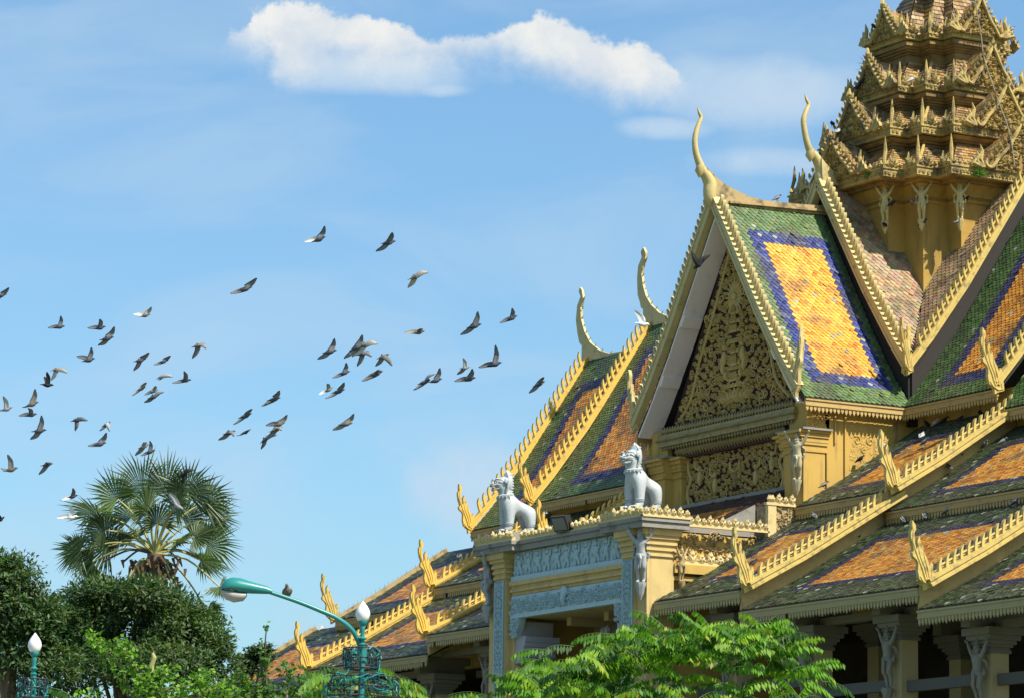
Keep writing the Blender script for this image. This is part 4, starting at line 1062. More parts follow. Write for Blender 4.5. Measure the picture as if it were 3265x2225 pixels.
def quad_tiles(tl, a, b, c, d):
    """tiles over the slope between foot edge a-b and head edge c-d"""
    S = ((c + d) / 2 - (a + b) / 2).length; n = (b - a).cross(c - a).normalized(); n = n if n.z > 0 else -n; nr = max(2, round(S / .16))
    tl.prism([a - n * .02, b - n * .02, d - n * .02, c - n * .02], -n * .05, (.04, .03, .025))
    for r_ in range(nr):
        t0, t1 = r_ / nr, min((r_ + 1.2) / nr, 1); l0, l1, u0, u1 = a.lerp(c, t0), b.lerp(d, t0), a.lerp(c, t1), b.lerp(d, t1); m = max(1, round((l1 - l0).length / .17))
        for k in range(m + (r_ % 2)):
            f0, f1 = max(0, (k - .5 * (r_ % 2)) / m), min(1, (k + .94 - .5 * (r_ % 2)) / m)
            cc = random.choice(TP); kk = random.uniform(.78, 1.12)
            tl.add([l0.lerp(l1, f0) + n * .035, l0.lerp(l1, f1) + n * .035, u0.lerp(u1, f1) + n * .005, u0.lerp(u1, f0) + n * .005, l0.lerp(l1, f0), l0.lerp(l1, f1)], [(0, 1, 2, 3), (4, 5, 1, 0)], tuple(q * kk for q in cc))
# shaft with plain faces, frieze and mouldings
sh = MB(); P0 = (3.2, 1.62, 2.56)
loft(sh, P0, [(-.06, 20.2), (-.06, 23.6), (-.02, 24.15), (.06, 24.2), (.06, 24.26), (0, 24.3), (.03, 24.34), (.1, 24.36), (.1, 24.42), (.22, 24.6), (.3, 24.7), (.42, 24.74), (.42, 24.8)])
sho = sh.build('tower_shaft', 'shaft', TW)
for k in (0, 1, 2, 3):
    rot = Matrix.Rotation(k * math.pi / 2, 4, 'Z')
    if k in (0, 1):
        for (x, y, an) in ((1.7, -3.3, 35), (2.6, -2.6, 45), (3.3, -1.7, 55)):
            if k == 1 and x > 3: pass
            v = rot @ V(x + .1, y - .1, 0)
            if v.x < 0: continue
            atlas((v.x, v.y + YC, 23.6), math.radians(an) + k * math.pi / 2, .72, 'cream', TW)
for ti, (r, c1, c2, zb, zf, zt) in enumerate(TIERS):
    P = (r, c1, c2); nx = TIERS[ti + 1] if ti + 1 < len(TIERS) else (.85, .35, .6, 35.2, 35.4, 36)
    tier = MB()
    loft(tier, P, [(-.42, zb - .1), (-.3, zb - .1), (-.3, zb - .02), (-.1, zb), (-.1, zf - .03)])
    bd = MB(); loft(bd, P, [(-.2, zb), (-.01, zb + .005), (.03, zb + .03), (.03, zf - .07), (.065, zf - .06), (.065, zf - .01), (-.04, zf)]); bd.build('tier_band', 'towergold', TW)
    # stepped mouldings under the next band
    Pn = nx[:3]; zn = nx[3]
    loft(tier, Pn, [(-.36, zt - .05), (-.36, zn - .62 + .25), (-.3, zn - .36), (-.3, zn - .31), (-.22, zn - .3), (-.22, zn - .24), (-.14, zn - .23), (-.14, zn - .17), (-.05, zn - .16), (-.05, zn - .03)] if zn - zt > .3 else
         [(-.36, zt - .3), (-.36, zn - .2), (-.28, zn - .19), (-.28, zn - .13), (-.16, zn - .12), (-.05, zn - .03)])
    to = tier.build('tower_tier', 'towerwall', TW)
    # tiled skirt between this band and the wall above
    tl = MB(); Pin = tuple(x - .36 for x in Pn)
    po = plan(*P, -.1); pi = plan(*Pn, -.34)
    for q in range(len(po)):
        a_, b_ = V(*po[q], zf - .02), V(*po[(q + 1) % len(po)], zf - .02); c_, d_ = V(*pi[q], zt), V(*pi[(q + 1) % len(pi)], zt)
        quad_tiles(tl, a_, b_, c_, d_)
    # carved band, antefixes and small crest on the outward faces
    rlf = MB()
    for (p, e, L, n) in faces_of(P, 0.0):
        if n.y > .5 or n.x < -.5: continue
        rlf = MB(); nn = max(1, int(L / .13))
        for i in range(nn):
            o = p + e * (L * (i + .5) / nn) + V(0, 0, zb + .14) + n * .035
            scroll(rlf, o, e, V(0, 0, 1), n, i * 2.0, .06, 1, .016, .02); 
        nn = max(2, int(L / .19))
        for i in range(nn):
            o = p + e * (L * (i + .5) / nn) + V(0, 0, zf) + n * 0.0
            leaf3(rlf, o, e, V(0, 0, 1), n, math.pi / 2, .2, .07, .05, .04)
        if L < .9:
            o = p + e * (L * .5) + V(0, 0, zf) + n * .02
            for an_, ln_ in ((0, .46), (.5, .34), (-.5, .34), (.95, .24), (-.95, .24)): leaf3(rlf, o, e, V(0, 0, 1), n, math.pi / 2 + an_, ln_, .075, .08, .04)
        rlf.build('band_carving', 'towergold', TW)
    for (x, y) in plan(*P, .0):
        if y > YC + 2.6 * r / 4 and x < 0: continue
        if abs(abs(x) - c2) < .02 and abs(abs(y - YC) - c1) < .02 or abs(abs(x) - c1) < .02 and abs(abs(y - YC) - c2) < .02: continue
        h = (.95, .85, .75, .65, .55, .5)[ti]
        rlf = MB(); rlf.tube([(x * .985, YC + (y - YC) * .985, zf - .02), (x * .985, YC + (y - YC) * .985, zf + .25 * h), (x * .97, YC + (y - YC) * .97, zf + .52 * h), (x * .97, YC + (y - YC) * .97, zf + h)], [.075, .05, .065, .012], 6); rlf.build('antefix', 'towergold', TW)
    hw = [1.32, 1.1, .92, .78, .56, .4][ti]; H = [1.3, 1.22, 1.12, 1.0, .85, .65][ti]
    for k in range(4):
        gm = MB(); gr_ = MB(); tower_gable(gm, tl, gr_, k, r, hw, zf - .04, H * (1.12 if k == 1 else 1.0), 70 + ti); gm.build('tier_gable', 'towerwall', TW); gr_.build('gable_carving', 'towergold', TW)
    # hip ribs of the skirt
    for (x, y) in plan(*P, -.1):
        kx = (abs(x) - min(.8, r - nx[0] + .2)) / abs(x); ky = (abs(y - YC) - min(.8, r - nx[0] + .2)) / max(abs(y - YC), .01)
        if abs(abs(x) - abs(y - YC)) < .3:
            rlf = MB(); rlf.tube([(x, y, zf + .03), (x * kx, YC + (y - YC) * ky, zt)], [.06, .045], 6); rlf.build('hip_rib', 'towergold', TW)
    tl.build('tier_tiles', 'tile', to if False else TW, vcol=True)
sp = MB(); loft(sp, (.8, .35, .58), [(0, 35.0), (-.1, 36), (-.2, 37.5)]); sp.lathe((0, YC, 37.4), [(.5, 0), (.42, .6), (.5, .8), (.3, 1.6), (.34, 1.8), (.18, 3.2), (.03, 6)], 12); sp.build('spire_needle', 'towergold', TW, smooth=.6)
# lightning conductor hanging down the right hand gables
lc = MB(); lc.tube(smoothpath([(1.9, YC - .25, 32.2), (2.35, YC - .3, 30.4), (2.55, YC - .3, 29.6), (2.75, YC - .35, 28.9), (3.4, YC - .4, 27.6), (4.1, YC - .45, 26.3), (4.4, YC - .5, 25.2)], 4), .022, 5); lc.build('conductor_cable', 'greybeam', TW)
# weeds rooted in the cornices
def tuft(mb, c, n, L, cols):
    for _ in range(n):
        d = V(random.gauss(0, 1), random.gauss(0, 1), random.uniform(-.5, 1.2)).normalized() * L * random.uniform(.5, 1.1); s = d.cross(V(0, 0, 1))
        s = s.normalized() * .025 if s.length > 1e-4 else V(.025, 0, 0)
        mb.add([c, c + d * .5 + s, c + d, c + d * .5 - s], [(0, 1, 2, 3)], random.choice(cols))
for (x, y, z, n, L, dry) in ((1.75, YC - 3.95, 24.95, 60, .3, 0), (4.1, YC - 1.6, 24.85, 70, .32, 0), (-.9, YC - 2.05, 29.2, 60, .5, 1)):
    t_ = MB(); tuft(t_, V(x, y, z), n, L, [(.1, .22, .05), (.14, .28, .06)] if not dry else [(.16, .14, .08), (.1, .1, .06)])
    o = t_.build('weed_tuft', 'leaf', None, vcol=True)
    tag(o, 'green weed tuft sprouting from the lowest spire cornice at its near corner' if not dry and x < 3 else ('dry straggly weed hanging from the left end of the upper spire cornice' if dry else 'green weed tuft on the lowest spire cornice beside the right gable'), 'weed')

# ================================================================ THINGS ON AND AROUND THE PAVILION
# ---------------------------------------------------------------- stone lions
def lion_mesh():
    # faces -Y; y = 0 at the chest; about 1.78 m tall
    ch = [[(0, .82, .70, .29), (0, .56, .73, .235), (0, .34, .84, .285), (0, .22, .98, .28), (0, .18, 1.13, .235), (0, .16, 1.27, .23), (0, .15, 1.42, .265), (0, .15, 1.56, .22), (0, .2, 1.68, .1)],
          [(0, .15, 1.42, .265), (0, -.04, 1.37, .17), (0, -.13, 1.35, .12)]]
    for s in (1, -1):
        ch.append([(0, .34, .84, .31), (.18 * s, .26, .72, .2), (.19 * s, .25, .42, .155), (.19 * s, .25, .15, .14), (.19 * s, .2, .06, .13), (.19 * s, .07, .045, .085)])
        ch.append([(0, .82, .70, .31), (.18 * s, .88, .62, .25), (.2 * s, .9, .38, .185), (.2 * s, .92, .16, .14), (.2 * s, .88, .06, .135), (.2 * s, .74, .045, .085)])
    return make_skin('stone_lion', ch)
LION = lion_mesh()
LION.materials.append(M['stone'])
det = MB()
det.lathe((0, .19, 1.07), [(.23, -.04), (.265, 0), (.262, .05), (.22, .08)], 16, ax=(0, -.2, 1))
for k in range(11): det.ell((.255 * math.sin((k - 5) * .42), .19 - .255 * math.cos((k - 5) * .42), 1.02), (.035, .022, .045), 6, 5)
for s in (1, -1):
    det.ell((.1 * s, -.12, 1.47), (.055, .035, .042), 8, 6); det.tube([(.02 * s, -.17, 1.53), (.11 * s, -.15, 1.57), (.2 * s, -.03, 1.55), (.235 * s, .06, 1.48)], [0.022, 0.032, 0.026, 0.011], 6)
    det.tube([(.02 * s, -.28, 1.38), (.1 * s, -.255, 1.37), (.17 * s, -.14, 1.41), (.22 * s, 0, 1.38)], [0.030, 0.034, 0.026, 0.011], 6)
    det.tube([(.02 * s, -.235, 1.26), (.1 * s, -.2, 1.25), (.17 * s, -.08, 1.29)], [0.030, 0.030, 0.011], 6)
    det.tube([(.06 * s, -.27, 1.42), (.1 * s, -.25, 1.43), (.09 * s, -.23, 1.46)], [0.022, 0.022, 0.009], 6)
    det.ell((.245 * s, .12, 1.52), (.035, .07, .1), 7, 6)
    det.tube([(.22 * s, .12, 1.16), (.265 * s, .16, 1.3), (.27 * s, .18, 1.48), (.2 * s, .2, 1.66), (.06 * s, .2, 1.8)], [0.030, 0.038, 0.038, 0.030, 0.015], 6)
    for dz in (.2, .25): det.lathe((.19 * s, .25, dz), [(.12, -.02), (.16, 0), (.12, .02)], 12); det.lathe((.2 * s, .92, dz), [(.12, -.02), (.16, 0), (.12, .02)], 12)
    for k in range(3):
        det.ell((.19 * s + .08 * (k - 1), .0, .04), (.04, .07, .04), 6, 5); det.ell((.2 * s + .08 * (k - 1), .68, .04), (.04, .07, .04), 6, 5)
det.ell((0, -.265, 1.4), (.065, .05, .045), 8, 6); det.tube([(0, -.15, 1.53), (0, -.24, 1.44)], [0.030, 0.038], 6)
det.ell((0, -.2, 1.31), (.1, .05, .022), 8, 5)
DETO = det.build('carved_features', 'stone', None, smooth=.8); COL.objects.unlink(DETO)
mane = MB()
mane.ell((0, .25, 1.47), (.24, .15, .36), 16, 10)
for k in range(8):
    t = k / 7; z = 1.74 - .6 * t; y = .36 + .04 * math.sin(t * 3)
    for s in (1, -1): mane.tube([(0, y + .03, z + .03), (.11 * s, y - .01, z), (.2 * s, y - .12, z - .03)], [.018, .022, .01], 6)
mane.tube([(0, .25, 1.7), (0, .24, 1.8), (0, .2, 1.87)], [.13, .07, .01], 8)
MANO = mane.build('mane', 'stone', None, smooth=.8); COL.objects.unlink(MANO)
def lion(loc, rot, label, sc_=1.0):
    o = bpy.data.objects.new('stone_lion', LION); COL.objects.link(o); o.location = loc; o.rotation_euler = (0, 0, rot); o.scale = (sc_,) * 3
    for src in (DETO, MANO):
        c = src.copy(); COL.objects.link(c); c.parent = o; c.location = (0, 0, 0)
    return tag(o, label, 'statue', 'guardian lions on the balcony')
lion((3.7, -.05, 14.0), math.radians(14), 'grey stone lion on the near right balcony corner, before the carved gable panel', 1.0)
lion((-3.5, -.12, 14.0), math.radians(-8), 'grey stone lion on the far left balcony corner, against sky and roof tiles', 1.0)

# ---------------------------------------------------------------- floodlight clamped to the balcony crest
fl_ = empty('floodlight', (-1.3, -.1, 13.66), 'black square floodlight clamped on the balcony crest between the two lions', 'floodlight')
def face_box(mb, c, rot, sx, sy, sz):
    R_ = rot; mb.obox(c + R_ @ V(-sx / 2, -sy / 2, -sz / 2), R_ @ V(sx, 0, 0), R_ @ V(0, sy, 0), R_ @ V(0, 0, sz))
RF = Matrix.Rotation(math.radians(18), 3, 'Z') @ Matrix.Rotation(math.radians(28), 3, 'X')
FC = zB(835, 195, -.2)
b = MB(); face_box(b, FC, RF, .56, .1, .46); face_box(b, FC + RF @ V(0, .12, 0), RF, .46, .16, .34)
for k in range(5): face_box(b, FC + RF @ V(-.18 + k * .09, .24, 0), RF, .02, .1, .3)
b.build('housing', 'blackmetal', fl_)
b = MB(); face_box(b, FC + RF @ V(0, -.055, 0), RF, .47, .012, .37); b.build('glass', 'glass', fl_)
b = MB(); b.tube([FC + RF @ V(-.3, .05, 0), FC + RF @ V(-.3, .05, -.3), FC + RF @ V(.3, .05, -.3), FC + RF @ V(.3, .05, 0)], .02, 6); b.tube([FC + RF @ V(.3, .1, -.05), FC + V(.35, .2, -.2), V(FC.x + .3, 0.05, 13.7)], .018, 5); b.build('bracket', 'blackmetal', fl_)

# ---------------------------------------------------------------- ground
g = MB(); g.add([(-1500, -1500, 0), (1500, -1500, 0), (1500, 1500, 0), (-1500, 1500, 0)], [(0, 1, 2, 3)])
tag(g.build('ground', 'ground'), kind='structure')
g = MB(); g.add([(-60, -26, .004), (110, -60, .004), (110, -40, .004), (-60, -8, .004)], [(0, 1, 2, 3)]); tag(g.build('pavement', 'paving'), kind='structure')

# ---------------------------------------------------------------- lamps
def lp(x, y, d): return at(x, y, d)
def wire_basket(mb, c, r, z0, z1, nv, tangles, seed):
    rg = random.Random(seed)
    for z in (z0, (z0 + z1) / 2, z1):
        mb.tube([(c.x + r * math.cos(t * math.pi / 8), c.y + r * math.sin(t * math.pi / 8), z) for t in range(17)], .012, 5, caps=False)
    for k in range(nv):
        a = 2 * math.pi * k / nv
        mb.tube([(c.x + r * math.cos(a), c.y + r * math.sin(a), z0), (c.x + r * math.cos(a), c.y + r * math.sin(a), z1)], .012, 5)
    for k in range(4):
        a = 2 * math.pi * k / 4 + .4
        mb.tube([(c.x + r * math.cos(a), c.y + r * math.sin(a), z0), (c.x, c.y, z0 - .04)], .012, 5)
def tangle(mb, c, r, z0, z1, n, seed, rad=.011):
    rg = random.Random(seed)
    for _ in range(n):
        a = rg.uniform(0, 6.28); z = rg.uniform(z0, z1); pts = []
        for k in range(7):
            rr = r * rg.uniform(.88, 1.1); pts.append((c.x + rr * math.cos(a), c.y + rr * math.sin(a), z)); a += rg.uniform(-.25, .45); z = min(max(z + rg.uniform(-.12, .12), z0 - .08), z1 + .04)
        mb.tube([V(*p) for p in smoothpath(pts, 3)], rad, 4)
        for p in pts[::2]:
            q = V(*p) + V(rg.uniform(-1, 1), rg.uniform(-1, 1), rg.uniform(-1, 1)) * .06; mb.tube([V(*p), q], [rad, rad * .4], 4)
def globe_post(name, px, py, d, label, arm=None, k=1.0):
    c = lp(px, py, d)                # centre of the globe
    root = empty(name, (c.x, c.y, 0), label, 'street lamp')
    p = MB(); zt = c.z - .16 * k
    p.lathe((c.x, c.y, 0), [(.2, 0), (.2, .5), (.12, .6), (.07, 1.2), (.055, zt - 1.1), (.05, zt - .42 * k)], 14)
    p.lathe((c.x, c.y, zt - .45 * k), [(.05, 0), (.07, .03), (.034, .06), (.036, .1), (.075, .115), (.08, .135), (.038, .16), (.034, .22), (.045, .27), (.045, .32), (.04, .34), (.07, .37), (.082, .41), (.08, .44), (.068, .46)], 14)
    p.build('post', 'teal', root, smooth=.6)
    g_ = MB(); s = k
    g_.lathe((c.x, c.y, zt - .005), [(.075 * s, 0), (.11 * s, .05 * s), (.135 * s, .13 * s), (.125 * s, .2 * s), (.09 * s, .27 * s), (.045 * s, .33 * s), (.012 * s, .375 * s), (.002, .385 * s)], 18)
    g_.build('globe', 'opal', root, smooth=1.2)
    return root, c, zt
D1 = 60.0
lamp, lc_, zt_ = globe_post('street_lamp', 1157, 1952, D1, 'teal street lamp with long curved arm and a pointed white globe on its post', k=.92)
ARM = [(1152, 2085), (1146, 2050), (1120, 2005), (1075, 1970), (1020, 1945), (950, 1917), (862, 1887)]
ap = [lp(x, y, D1 - .05 * i) for i, (x, y) in enumerate(ARM)]
ap[0].x, ap[0].y = lc_.x, lc_.y
b = MB(); sp_ = smoothpath([tuple(p) for p in ap], 6); b.tube([V(*p) for p in sp_], [.048 - .014 * i / len(sp_) for i in range(len(sp_))], 10); b.tube([ap[0] - V(0, 0, .12), ap[0] + V(0, 0, .1)], .085, 10); b.build('arm', 'teal', lamp, smooth=.8)
def onD(x, y): return lp(x, y, D1 - .3)
hd = MB()
h0, h1, h2, h3, h4 = [onD(x, y) for x, y in ((866, 1884), (840, 1880), (775, 1866), (735, 1858), (706, 1858))]
dpt = FW
# housing: cross-sections along the head, wide in plan, domed above
def sec(c, wd, up_, dn): return [c + dpt * (wd * math.cos(t)) + UP * ((up_ if math.sin(t) > 0 else dn) * math.sin(t)) for t in [2 * math.pi * j / 14 for j in range(14)]]
secs = [sec(onD(868, 1885), .04, .04, .04), sec(onD(850, 1881), .06, .075, .06), sec(onD(800, 1872), .11, .1, .1), sec(onD(765, 1868), .15, .14, .11), sec(onD(740, 1868), .17, .15, .05), sec(onD(720, 1870), .15, .13, .03), sec(onD(707, 1876), .08, .07, .02)]
vs = [v for s_ in secs for v in s_]; n = 14
hd.add(vs, [(i * n + j, i * n + (j + 1) % n, (i + 1) * n + (j + 1) % n, (i + 1) * n + j) for i in range(len(secs) - 1) for j in range(n)] + [list(range(n))[::-1], [(len(secs) - 1) * n + j for j in range(n)]])
hd.build('lamp_head', 'teal', lamp, smooth=.7)
ln_ = MB(); q = [sec(onD(786, 1893), .1, .03, .05), sec(onD(775, 1896), .13, .05, .1), sec(onD(745, 1893), .15, .06, .14), sec(onD(718, 1886), .13, .04, .12), sec(onD(705, 1880), .08, .02, .06)]
vs = [v for s_ in q for v in s_]
ln_.add(vs, [(i * n + j, i * n + (j + 1) % n, (i + 1) * n + (j + 1) % n, (i + 1) * n + j) for i in range(len(q) - 1) for j in range(n)] + [list(range(n))[::-1], [(len(q) - 1) * n + j for j in range(n)]])
ln_.build('lens', 'lens', lamp, smooth=.9)
def baskets(root, c, levels, seed):
    b = MB(); t1 = MB(); t2 = MB()
    for i, (r, z0, z1) in enumerate(levels):
        wire_basket(b, c, r, z0, z1, 12, 0, seed + i); tangle(t1, c, r, z0, z1, 20, seed + 10 + i, .008); tangle(t2, c, r, z0, z1, 12, seed + 20 + i, .008)
    b.build('wire_basket', 'wire', root); t1.build('string_light_cable', 'tealwire', root); t2.build('string_light_cable', 'wire', root)
zl = lambda y: lp(1150, y, D1).z
baskets(lamp, lc_, [(.3, zl(2132), zl(2068)), (.62, zl(2225), zl(2162))], 3)
lamp2, c2_, z2_ = globe_post('street_lamp', 111, 2052, 66.0, 'teal lamp post with a pointed white globe at the far left before dark trees', k=.95)
zl2 = lambda y: lp(111, y, 66).z
baskets(lamp2, c2_, [(.26, zl2(2225), zl2(2165))], 9)

# ---------------------------------------------------------------- trees and shrubs
def leafmesh(name, mat, P, D, N, L, W, cols, parent, fold=0.25, rngl=rng):
    """many small folded leaves: P positions, D directions, N normals (arrays)"""
    n = len(P); S = np.cross(D, N); S /= np.linalg.norm(S, axis=1, keepdims=True) + 1e-9
    N = np.cross(S, D); Lr = (L * rngl.uniform(.65, 1.2, n))[:, None]; Wr = (W * rngl.uniform(.75, 1.2, n))[:, None]
    a = P; b = P + D * Lr * .45 + S * Wr + N * Wr * fold; c = P + D * Lr - N * Lr * .12; d = P + D * Lr * .45 - S * Wr + N * Wr * fold
    vs = np.stack([a, b, c, d], 1).reshape(-1, 3)
    me = bpy.data.meshes.new(name); me.vertices.add(4 * n); me.vertices.foreach_set('co', vs.ravel().astype(np.float32))
    idx = np.arange(n)[:, None] * 4
    tri = np.concatenate([idx + [0, 1, 2], idx + [0, 2, 3]], 1).reshape(-1, 3)
    me.loops.add(6 * n); me.loops.foreach_set('vertex_index', tri.ravel().astype(np.int32))
    me.polygons.add(2 * n); me.polygons.foreach_set('loop_start', (np.arange(2 * n) * 3).astype(np.int32))
    me.update(calc_edges=True); me.validate()
    ca_ = me.color_attributes.new(name='Col', type='FLOAT_COLOR', domain='CORNER')
    cc = np.repeat(np.concatenate([cols, np.ones((n, 1))], 1), 6, axis=0); ca_.data.foreach_set('color', cc.ravel().astype(np.float32))
    me.materials.append(M[mat])
    o = bpy.data.objects.new(name, me); COL.objects.link(o); hang(o, parent); return o
def unit(a): return a / (np.linalg.norm(a, axis=1, keepdims=True) + 1e-9)
def crown_points(blobs, ncl, per, cr, rg):
    """leaf clumps over the skin of overlapping ellipsoids; returns leaf points, outward directions, clump ids"""
    P = []; O = []; I = []; w_ = np.array([b[3] * b[5] for b in blobs]); w_ = w_ / w_.sum(); k = 0
    for i in range(ncl):
        b = blobs[rg.choice(len(blobs), p=w_)]; c = np.array(b[:3]); r = np.array(b[3:6])
        d = rg.normal(size=3); d /= np.linalg.norm(d); d[2] = abs(d[2]) if rg.random() < .7 else d[2]
        cc = c + d * r * rg.uniform(.72, 1.04); s = cr * rg.uniform(.55, 1.35)
        q = rg.normal(size=(per, 3)); q = unit(q) * (rg.uniform(.25, 1, (per, 1)) ** .5); q[:, 2] *= .62
        P.append(cc + q * s); O.append(unit(q * .8 + d * .7 + np.array([0, 0, .35]))); I.append(np.full(per, k)); k += 1
    return np.concatenate(P), np.concatenate(O), np.concatenate(I), k
def trunk(root, base, top, r0, r1, limbs, rg, name='trunk'):
    t = MB(); m = base.lerp(top, .5) + V(rg.normal() * .3, rg.normal() * .3, 0)
    t.tube([base, m, top], [r0, (r0 + r1) / 2, r1], 9)
    for e in limbs:
        s = base.lerp(top, rg.uniform(.5, .95)); e = V(*e); mm = s.lerp(e, .5) + V(0, 0, .3); t.tube([s, mm, e], [r1 * .8, r1 * .5, .03], 6)
    t.build(name, 'bark', root, smooth=.8)
def broad_tree(name, label, px, d, blobs_px, ncl, per, cr, L, W, pal, seed, group=None, cat='tree', mat='leaf', droop=.2):
    rg = np.random.default_rng(seed)
    c = lp(px, 2225, d); root = empty(name, (c.x, c.y, 0), label, cat, group)
    blobs = []
    for (x, y, rx, ry, dz) in blobs_px:
        q = lp(x, y, d + dz); k = (d + dz) / FPX; blobs.append((q.x, q.y, q.z, rx * k, rx * k, ry * k))
    P, O, I, nc = crown_points(blobs, ncl, per, cr, rg)
    n = len(P); D = unit(O * .75 + rg.normal(size=(n, 3)) * .6 + np.array([0, 0, -droop])); N = unit(O + rg.normal(size=(n, 3)) * .35 + np.array([0, 0, .5]))
    base = np.array(pal); cid = rg.integers(0, len(pal), nc)[I]; mixr = rg.random(n)
    ids = np.where(mixr < .6, cid, rg.integers(0, len(pal), n)); cols = base[ids] * rg.uniform(.75, 1.25, (n, 1)) * (rg.uniform(.8, 1.15, nc)[I])[:, None]
    leafmesh('crown', mat, P, D, N, L, W, cols, root, rngl=rg)
    bs = blobs[0]; trunk(root, V(c.x, c.y, 0), V(bs[0], bs[1], bs[2] - bs[5] * .3), .28, .12, [(b[0], b[1], b[2]) for b in blobs], rg)
    return root
DK = [(0.042, 0.095, 0.026), (0.062, 0.125, 0.034), (0.09, 0.155, 0.045), (0.105, 0.145, 0.05), (0.05, 0.105, 0.042)]
broad_tree('broadleaf_tree', 'dark dense broadleaf tree below and in front of the fan palm', 420, 112, [(400, 2020, 180, 120, 0), (330, 1925, 95, 70, 0), (455, 1915, 85, 62, -1), (540, 1960, 80, 60, .5), (570, 2040, 120, 85, 0), (660, 2090, 80, 62, 0), (640, 2010, 55, 45, 1), (265, 2020, 95, 85, 1), (470, 2150, 220, 100, -1), (690, 2150, 50, 45, 0), (200, 2110, 110, 110, 1), (235, 1960, 45, 40, 1)],
           400, 105, .6, .21, .036, DK, 1, 'dark trees at left')
broad_tree('broadleaf_tree', 'tall dark broadleaf tree cut off by the left edge of the photo', 30, 106, [(20, 1940, 105, 100, 0), (70, 1850, 55, 50, 0), (-40, 1850, 90, 70, 0), (110, 1990, 70, 70, 0), (60, 2060, 110, 110, 0), (-60, 2030, 110, 130, 0), (140, 2150, 90, 90, 0)],
           230, 105, .58, .21, .037, DK, 2, 'dark trees at left')
broad_tree('broadleaf_tree', 'small grey-green tree beside the left end of the lower roof', 830, 118, [(835, 2090, 26, 26, 0), (800, 2112, 30, 20, 0), (770, 2125, 36, 26, 0)], 40, 50, .3, .2, .034, [(.05, .09, .035), (.07, .11, .05)], 3, 'dark trees at left')
LG = [(0.12, 0.27, 0.028), (0.16, 0.33, 0.035), (0.21, 0.38, 0.045), (0.09, 0.21, 0.026)]
# round-leaved saplings in front
def sapling(label, stems, seed, d, pal, L=.062, W=.034, n=300, spread=.16):
    rg = np.random.default_rng(seed); x0 = stems[0][0][0][0]; c = lp(x0, 2225, d); root = empty('leafy_sapling', (c.x, c.y, 0), label, 'sapling', 'bright green saplings before the trees')
    st = MB(); PP = []; OO = []
    for path, nn, sp in stems:
        pts = [lp(x, y, d + rg.uniform(-.25, .25)) for x, y in path]; sm = [V(*p) for p in smoothpath([tuple(p) for p in pts], 5)]
        low = V(sm[0].x, sm[0].y, 0); st.tube([low] + sm, [.03] + [.02 - .015 * i / len(sm) for i in range(len(sm))], 5)
        for _ in range(nn):
            t = rg.uniform(.05, 1) ** .8; p = sm[int(t * (len(sm) - 1))]; o = rg.normal(size=3); o /= np.linalg.norm(o)
            PP.append(np.array(p) + o * sp * rg.uniform(.2, 1.25)); OO.append(o)
    st.build('stem', 'bark', root)
    P = np.array(PP); O = np.array(OO); m = len(P); pl_ = np.array(pal)
    D = unit(O + rg.normal(size=(m, 3)) * .5 + np.array([0, 0, -.25])); N = unit(rg.normal(size=(m, 3)) * .6 + np.array([0.3, -.3, .8]))
    cols = pl_[rg.integers(0, len(pal), m)] * rg.uniform(.75, 1.25, (m, 1))
    # rounder leaf: two overlapping halves
    P2 = np.concatenate([P, P]); D2 = np.concatenate([unit(D + .55 * np.cross(D, N)), unit(D - .55 * np.cross(D, N))]); N2 = np.concatenate([N, N])
    leafmesh('foliage', 'glossleaf', P2, D2, N2, L, W, np.concatenate([cols, cols]), root, fold=.12, rngl=rg)
    return root
sapling('bright green round-leaved sapling rising before the dark tree, left of the bare stake', [([(420, 2215), (380, 2120), (330, 2060), (270, 2025)], 190, .13), ([(450, 2220), (440, 2140), (400, 2080), (370, 2040)], 170, .13), ([(470, 2220), (500, 2160), (560, 2140)], 150, .13), ([(430, 2225), (520, 2200), (620, 2180), (660, 2150)], 260, .15), ([(500, 2225), (640, 2215), (740, 2200)], 280, .17), ([(420, 2230), (470, 2190), (480, 2160)], 200, .2), ([(260, 2225), (300, 2215)], 60, .15)], 4, 56, LG)
sapling('slender round-leaved saplings before the orange roof, one bare shoot rising to the sky', [([(850, 2225), (848, 2120), (845, 2060), (850, 2002), (855, 1992)], 14, .05), ([(840, 2225), (842, 2150), (848, 2085)], 90, .08), ([(915, 2225), (915, 2150), (905, 2110)], 60, .1), ([(960, 2225), (955, 2170), (960, 2130)], 50, .09), ([(880, 2228), (930, 2205), (990, 2195)], 110, .13), ([(800, 2225), (780, 2185), (740, 2170)], 190, .16), ([(700, 2225), (700, 2195)], 180, .2), ([(860, 2225), (830, 2200)], 160, .18)], 5, 57, [(.07, .17, .03), (.09, .21, .035), (.12, .25, .04)])
# bare stake
stk = MB(); p0 = lp(482, 2190, 58); stk.tube([V(p0.x, p0.y, 0), p0, lp(483, 2120, 58), lp(492, 2095, 58), lp(486, 2080, 58)], [.05, .045, .045, .04, .02], 7)
tag(stk.build('wooden_stake', 'palmstem'), 'bare pale wooden stake standing among the bright green saplings', 'stake')

